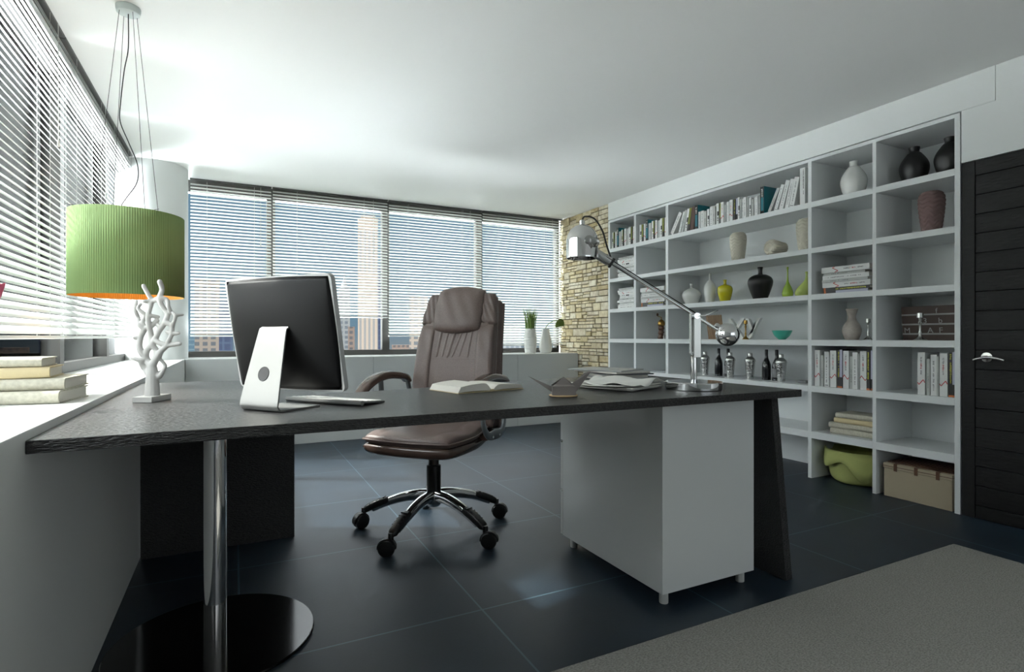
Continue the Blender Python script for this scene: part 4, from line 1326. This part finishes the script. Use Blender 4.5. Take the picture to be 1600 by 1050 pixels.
bm = NB()
for a in (R(35), R(125)):
    tube(bm, [(-(r0 + .02) * math.cos(a), -(r0 + .02) * math.sin(a), zt + .003), ((r0 + .02) * math.cos(a), (r0 + .02) * math.sin(a), zt + .003)], .0012, 6)
ob('spreader', bm, m_dark, pl)
cpts = [(0, 0, H - .029), (.0, 0, H - .18), (-.018, 0, H - .28), (-.034, 0, H - .42), (-.036, 0, 1.95), (.0, 0, 1.86), (.04, .0, 1.76), (.038, 0, 1.68), (-.01, 0, 1.61), (-.033, 0, 1.57), (-.03, 0, zt - .03), (0, 0, zt - .09)]
ob('cord', tube(NB(), smooth_prof([(x * math.cos(A), -x * math.sin(A), z) for x, y, z in cpts], 6), .0022, 8), m_dark, pl, smooth=True)
ob('lamp_holder', lathe(NB(), [(0, zt - .17), (.025, zt - .16), (.03, zt - .13), (.016, zt - .10), (.016, zt - .08), (0, zt - .08)], 20), m_porc, pl, smooth=True)

gl_ = bpy.data.lights.new('pendant_bulb', 'POINT')
gl_.energy = 1.6; gl_.color = (1, .78, .5); gl_.shadow_soft_size = .03
go_ = bpy.data.objects.new('pendant_bulb', gl_)
COL.objects.link(go_); go_.parent = pl; go_.location = (0, 0, zt - .215)

# ---------------------------------------------------------------- far ledge vases
tv = thing('ribbed_vase', 'white ribbed vase holding a tuft of grass on the far ledge', 'vase', (3.08, 5.64, LZ + .0005))
hh = .282
ob('vase_body', lathe(NB(), smooth_prof([(0, 0), (.055, 0), (.066, .02), (.074, .10), (.074, .19), (.064, .262), (.060, .282), (.055, .282), (.058, .25), (0, .2)], 18), 48, None, lambda a, z: 1 + .022 * math.sin(z / hh * 2 * PI * 15)), m_porc, tv, smooth=True)
bm = NB()
rr = random.Random(5)
for k in range(90):
    a = rr.uniform(0, 2 * PI); r = rr.uniform(0, .05); L = rr.uniform(.16, .26); b = rr.uniform(0, .05)
    x, y = r * math.cos(a), r * math.sin(a)
    tube(bm, [(x, y, .2), (x * 1.2, y * 1.2, .28), (x * 1.3 + b * .3 * math.cos(a), y * 1.3 + b * .3 * math.sin(a), .28 + L * .6), (x * 1.4 + b * math.cos(a), y * 1.4 + b * math.sin(a), .28 + L)], [.0035, .0035, .0028, .0006], 4)
go = ob('grass', bm, m_grass, None, loc=(3.08, 5.64, LZ + .0005))
go['kind'] = 'stuff'
tag(go, 'upright green grass growing from the ribbed white vase', 'grass')
vase([(0, 0), (.05, 0), (.066, .015), (.076, .06), (.068, .15), (.048, .24), (.045, .282), (.04, .282), (.042, .24), (0, .2)], (3.285, 5.64, LZ + .0005), m_porc, 'smooth white tapered vase on the far ledge beside the stone facing')
fw = thing('arum_stem', 'single green arum leaf on a curved stem standing in the smooth vase', 'plant', (3.285, 5.64, LZ + .21))
ob('stem', tube(NB(), smooth_prof([(0, 0, .0), (.0, 0, .08), (.03, -.01, .13), (.10, -.02, .17), (.15, -.03, .178)], 5), .004, 8), m_grass, fw, smooth=True)
bm = NB()
cushion(bm, lambda u, v, o: Vector((.175 + u * .062, -.035 + o - .02 * v * v - .012 * v, .150 + v * .042 * (1.1 - .35 * u) - .03 * u * u)), 10, 8, .004, .004, corner=.9)
ob('leaf', bm, m_leaf, fw, smooth=True)

# pink rose at the frame's left edge, in a slim glass-white vase on the ledge
vx = Vector((-.652, 2.08, LZ + .0005))
fv = thing('rose', 'pink rose on a thin stem above the old books on the ledge', 'flower', (vx.x, vx.y, vx.z + .10))
ob('stem', tube(NB(), smooth_prof([(0, 0, -.085), (0, 0, .06), (.01, .0, .16), (.012, 0, .205)], 4), .003, 8), m_grass, fv, smooth=True)
for k in range(9):
    a = k * 2.4; rr_ = .012 + .0028 * k
    bm = NB()
    cushion(bm, lambda u, v, o: Vector((.012 + (rr_ + o + .006 * (v + 1)) * math.cos(a + u * .9), (rr_ + o + .006 * (v + 1)) * math.sin(a + u * .9), .225 + .024 * v)), 8, 6, .001, .001, corner=.8)
    ob('petal', bm, m_pink, fv, smooth=True)
vase([(0, 0), (.03, 0), (.035, .01), (.036, .08), (.022, .13), (.02, .16), (.017, .16), (.018, .13), (.03, .08), (.03, .012), (0, .01)], vx, m_porc, 'slim white vase holding the pink rose on the ledge')

# ---------------------------------------------------------------- office chair
ch = thing('office_chair', 'high-backed brown leather office chair on a chrome five-star base', 'chair', (.92, 2.73, 0), (0, 0, R(-48)))
# five-star base in the chair's frame (base is swivelled against the seat)
off = R(148 + 48)
for k in range(5):
    a = off + k * 2 * PI / 5
    ca, sa = math.cos(a), math.sin(a)
    P = lambda r, z, s=0: (r * ca - s * sa, r * sa + s * ca, z)
    pts = [P(r, z) for r, z in smooth_prof([(.02, .182), (.09, .180), (.17, .165), (.25, .138), (.325, .104)], 4)]
    n = len(pts)
    lg = ob('leg', sweep(NB(), pts, (-sa, ca, 0), [.052 - .014 * i / n for i in range(n)], [.062 - .026 * i / n for i in range(n)], 14, 3), m_chrome, ch, smooth=50)
    pp = [P(r, z) for r, z in smooth_prof([(.235, .153), (.28, .137), (.325, .117), (.368, .092)], 3)]
    bm = sweep(NB(), pp, (-sa, ca, 0), [.044, .047, .048, .048, .048, .048, .047, .046, .044, .03], [.030, .036, .040, .041, .041, .041, .040, .039, .036, .02], 14, 3)
    for q in range(5):
        rr_ = .262 + q * .018; zz = .160 - (rr_ - .262) * .47
        box(bm, -.019, .019, -.003, .003, .001, .0065, Matrix.Translation(P(rr_, zz)) @ Matrix.Rotation(a + PI / 2, 4, 'Z'))
    ob('foot_pad', bm, m_black, lg, smooth=50)
    cs = ob('caster', tube(NB(), [P(.372, .050), P(.372, .105)], .013, 14), m_black, ch, smooth=40)
    b = a + (.9, -1.1, .6, -.7, 1.5)[k]
    cb_, sb_ = math.cos(b), math.sin(b)
    cx_ = Vector(P(.372, .039)) + Vector((cb_, sb_, 0)) * .018
    for s in (-1, 1):
        ax = Vector((-sb_, cb_, 0))
        mw = Matrix.Translation(cx_ + ax * (.007 * s)) @ (ax * s).to_track_quat('Z', 'Y').to_matrix().to_4x4()
        ob('wheel', lathe(NB(), [(0, 0), (.038, 0), (.0385, .004), (.0385, .014), (.034, .019), (.02, .021), (0, .021)], 28, mw), m_black, cs, smooth=40)
    bm = NB()
    hood = [Vector((math.cos(t), 0, math.sin(t))) for t in [R(-20 + 20 * q) for q in range(11)]]
    for q in range(10):
        for s in (-1, 1):
            pass
    pts = [cx_ + Vector((cb_ * math.cos(R(t)) * .042, sb_ * math.cos(R(t)) * .042, .042 * math.sin(R(t)))) for t in range(-5, 186, 19)]
    sweep(bm, pts, (-sb_, cb_, 0), .036, .004, 10, 4)
    ob('hood', bm, m_black, cs, smooth=50)
ob('hub', lathe(NB(), [(0, .12), (.03, .125), (.043, .14), (.045, .185), (.04, .2), (0, .2)], 28), m_chrome, ch, smooth=50)
ob('gas_lift', lathe(NB(), [(0, .13), (.037, .201), (.037, .335), (.034, .338), (.027, .34), (.027, .44), (0, .44)], 28), m_black, ch, smooth=40)
bm = NB(); box(bm, -.06, .06, -.11, .10, .432, .452); tube(bm, [(-.02, -.08, .438), (-.20, -.10, .438)], .007, 10)
ob('tilt_mechanism', bm, m_black, ch, bevel=.004)

# seat: lower shell sweeping up to the back, cushion on top
def seat_map(hw, y0, y1, zf):
    def f(u, v, o):
        y = y0 + (v + 1) / 2 * (y1 - y0)
        t = (v + 1) / 2
        x = u * hw * (1 - .08 * t)
        return Vector((x, y, zf(t) + o))
    return f
zs = lambda t: .468 + .16 * max(0, t - .5) ** 1.5
bm = NB(); cushion(bm, seat_map(.268, -.312, .31, zs), 36, 36, .020, .046, p=9, q=3, corner=.42)
ob('seat_shell', bm, m_brownplast, ch, smooth=True)
zc = lambda t: .503 + .085 * max(0, t - .45) ** 1.5
bm = NB(); cushion(bm, seat_map(.264, -.305, .25, zc), 40, 40, .034, .030, p=8, q=3, corner=.44, wob=lambda u, v: -.003 * math.exp(-((abs(u) - .62) / .03) ** 2) + .003 * math.sin(7 * v) * (abs(u) > .62))
ob('seat_cushion', bm, m_leather, ch, smooth=True)
bm = NB()
lp = [seat_map(.268, -.310, .252, zc)(uu * math.sqrt(1 - .44 * vv * vv / 2), vv * math.sqrt(1 - .44 * uu * uu / 2), .001) for uu, vv in
      [(-1, 1 - 2 * k / 16) for k in range(16)] + [(-1 + 2 * k / 16, -1) for k in range(16)] + [(1, -1 + 2 * k / 16) for k in range(17)]]
tube(bm, lp, .0045, 8)
ob('seat_piping', bm, m_leather, ch, smooth=True)

# backrest
def bmap(hw0, hw1, s0, s1, off):
    """u across, v up the back between s0 and s1; off = distance in front of the back's centre surface"""
    def f(u, v, o):
        s = s0 + (v + 1) / 2 * (s1 - s0)
        hw = hw0 + (hw1 - hw0) * s
        y = .205 + .165 * s - .028 * math.sin(PI * s) ** 2 + .03 * max(0, s - .7)
        z = .505 + .765 * s
        d = off + o
        return Vector((u * hw, y - d * .975, z + d * .21))
    return f
bm = NB(); cushion(bm, bmap(.262, .218, -.02, .965, 0), 32, 40, .045, .045, p=9, q=3, corner=.20)
ob('backrest', bm, m_leather, ch, smooth=True)
bm = NB(); cushion(bm, bmap(.252, .206, .0, .955, -.125), 24, 32, .014, .026, p=9, q=3, corner=.14)
ob('back_shell', bm, m_leather, ch, smooth=True)
for off, w0 in ((-.048, .258), (-.070, .255), (-.092, .250)):      # stitched welts down the side
    bm = NB(); cushion(bm, bmap(w0, w0 - .044, -.01, .955, off), 24, 32, .013, .013, p=10, q=2.5, corner=.18)
    ob('side_welt', bm, m_leather, ch, smooth=True)
def sub_map(f, uc, hu):     # strip of the back between uc-hu and uc+hu
    return lambda u, v, o: f(uc(v) + u * hu(v), v, o)
fold = lambda u, v: .004 * math.sin(7 * v + 3 * u) * math.exp(-((v - .62) / .25) ** 2)
for s in (-1, 1):
    bm = NB(); cushion(bm, sub_map(bmap(.262, .218, .0, .735, .026), lambda v, s=s: s * .775, lambda v: .218), 16, 32, .032, .02, p=5, q=2.5, corner=.06, wob=fold)
    ob('side_bolster', bm, m_leather, ch, smooth=True)
    bm = NB(); cushion(bm, sub_map(bmap(.262, .218, .725, .962, .024), lambda v, s=s: s * (.785 - .03 * v), lambda v: .208 - .02 * v), 16, 20, .030, .02, p=5, q=2.5, corner=.22, wob=lambda u, v: .004 * math.sin(9 * u + 7 * v))
    ob('shoulder_bolster', bm, m_leather, ch, smooth=True)
bm = NB(); cushion(bm, bmap(.150, .122, .0, .475, .028), 16, 20, .018, .01, p=8, q=2.5, corner=.03)
ob('lumbar_panel', bm, m_leather, ch, smooth=True)
bm = NB()
fm = bmap(.150, .122, .0, .72, .040)
tube(bm, [fm(-1 + 2 * k / 12, .31, .002) for k in range(13)], .0032, 6)
ob('back_seam', bm, m_bkbrown, ch, smooth=True)
def ruffle(u, v):
    w = 0
    for c_, sl, am, wd in ((-.72, .1, 1, .10), (-.42, .18, .9, .09), (-.12, .3, 1, .10), (.16, .45, .9, .08), (.42, .35, .8, .09), (.72, .15, .9, .09)):
        w += am * math.exp(-(((u - c_) - sl * v * .5) / wd) ** 2)
    return .011 * w - .005
bm = NB(); cushion(bm, bmap(.150, .122, .472, .72, .026), 64, 20, .018, .01, p=9, q=2.5, corner=.03, wob=ruffle)
ob('ruffled_panel', bm, m_leather, ch, smooth=True)
hf = bmap(.160, .152, .675, 1.012, .032)
def head_map(u, v, o):
    vv = v - (.13 * (1 - u * u) * -v if v < 0 else 0)
    q = hf(u, vv, o)
    q.z -= .020 * u * u * max(0, v)
    return q
bm = NB(); cushion(bm, head_map, 36, 30, .054, .04, p=5, q=2.3, corner=.22, wob=lambda u, v: .0015 * math.sin(11 * u + 5 * v))
ob('headrest', bm, m_leather, ch, smooth=True)

# arms: curved pad on a flat metal loop
for s in (-1, 1):
    x = s * .305
    pp = smooth_prof([(x, -.235, .668), (x, -.215, .700), (x, -.16, .745), (x, -.08, .778), (x, .02, .792), (x, .12, .786), (x, .205, .770), (x, .235, .745)], 4)
    n = len(pp)
    am = ob('armrest', sweep(NB(), pp, (1, 0, 0), [.058 + .006 * math.sin(PI * i / (n - 1)) for i in range(n)], [.026 + .020 * math.sin(PI * min(1, i / (n - 1) * 1.05)) ** .6 if i < n - 1 else .02 for i in range(n)], 18, 3.2), m_brownplast, ch, smooth=60)
    loop = smooth_prof([(x - s * .012, -.045, .775), (x - s * .012, -.035, .66), (x - s * .012, -.022, .560), (x - s * .012, .035, .500), (x - s * .012, .12, .492), (x - s * .012, .20, .495), (x - s * .012, .245, .54), (x - s * .012, .245, .66), (x - s * .012, .215, .762)], 5)
    n = len(loop)
    br = ob('arm_bracket', sweep(NB(), loop, (1, 0, 0), [.018] * n, [.030 + .022 * math.exp(-((i - n * .5) / (n * .14)) ** 2) for i in range(n)], 14, 4), m_bracket, ch, smooth=50)
    for y in (.075, .165):
        mb = Matrix.Translation((x - s * .012 + s * .009, y, .487)) @ Vector((s, 0, 0)).to_track_quat('Z', 'Y').to_matrix().to_4x4()
        ob('bolt', lathe(NB(), [(.009, 0), (.009, .003), (.005, .006), (0, .006)], 16, mb), m_chrome, br, smooth=40)
    ob('arm_mount', box(NB(), min(s * .20, x - s * .02), max(s * .20, x - s * .02), .04, .20, .470, .505), m_brownplast, ch, bevel=.008)

# ---------------------------------------------------------------- city outside
def at(px, D):      # direction of an image column turned into a place D metres away, on the ground plan
    u = (px - 800) / 860.0
    c, s = math.cos(A), math.sin(A)
    return (u * c + s) * D, (c - u * s) * D
def tower(x, y, w, d, h, m, label, crown=None, m2=None, rz=0.0):
    t = thing('tower_block', label, 'building', (x, y, -60), (0, 0, rz))
    ob('facade', box(NB(), -w / 2, w / 2, -d / 2, d / 2, 0, h + 60), m, t)
    ob('roof', box(NB(), -w / 2 - .3, w / 2 + .3, -d / 2 - .3, d / 2 + .3, h + 60, h + 61.2), m2 or m, t)
    if crown == 'step':
        ob('crown', box(NB(), -w * .36, w * .36, -d * .36, d * .36, h + 61.2, h + 61.2 + w * .18), m, t)
    elif crown == 'spire':
        ob('spire', lathe(NB(), [(w * .36, h + 61.2), (w * .2, h + 61.2 + w * .5), (w * .04, h + 61.2 + w * 1.1), (0, h + 61.2 + w * 1.9)], 12), m2 or m, t)
    return t
fb_beige = window_grid_mat('facade_beige', (118, 106, 94), (70, 72, 74), 9, 8, .4)
fb_cream = window_grid_mat('facade_cream', (132, 118, 104), (100, 98, 96), 6, 120, .5)
fb_blue = window_grid_mat('facade_blue', (42, 58, 80), (20, 36, 66), 8, 9, .25, .3)
fb_teal = window_grid_mat('facade_teal', (78, 98, 106), (52, 78, 92), 11, 8, .3, .4)
fb_grey = window_grid_mat('facade_grey', (96, 98, 98), (62, 68, 74), 8, 8, .4)
fb_brown = window_grid_mat('facade_brown', (92, 76, 66), (52, 50, 52), 7, 7, .45)
city = [(575, 780, 30, 345, fb_cream, 'step', 'tall cream tower with stepped top seen through the shortest blind'),
        (538, 900, 17, 452, fb_grey, 'spire', 'slim grey tower with a pointed spire left of the cream tower'),
        (597, 940, 13, 418, fb_blue, None, 'dark blue glass tower right of the cream tower'),
        (324, 700, 34, 440, fb_beige, None, 'beige office block with window grid beside the round column'),
        (353, 620, 19, 470, fb_blue, None, 'dark blue block partly behind the computer'),
        (299, 900, 14, 500, fb_teal, None, 'pale blue block next to the round column'),
        (388, 940, 40, 512, fb_teal, None, 'teal glass block hidden by the computer'),
        (654, 760, 28, 466, fb_beige, None, 'beige slab seen left of the chair back'),
        (628, 900, 30, 540, fb_brown, None, 'low brown block just above the window sill'),
        (690, 960, 30, 478, fb_teal, None, 'pale teal tower behind the chair'),
        (549, 700, 10, 512, fb_brown, None, 'narrow brown block under the short blind'),
        (800, 900, 30, 510, fb_grey, None, 'low grey block seen past the chair back'),
        (760, 980, 34, 520, fb_brown, None, 'low brown block hidden by the chair')]
for px, D, pw, yt, m, cr_, lb_ in city:
    x, y = at(px, D)
    w = pw / 860 * D
    tower(x, y, w, w * .8, (526 - yt) / 860 * D + 1, m, lb_, cr_, rz=-math.atan2(x, y))
fb_near = window_grid_mat('facade_pale', (206, 198, 186), (190, 182, 172), 9, 9, .6)
tower(-34, 92, 34, 20, 60, fb_near, 'large pale beige building close outside the left windows', rz=.30)
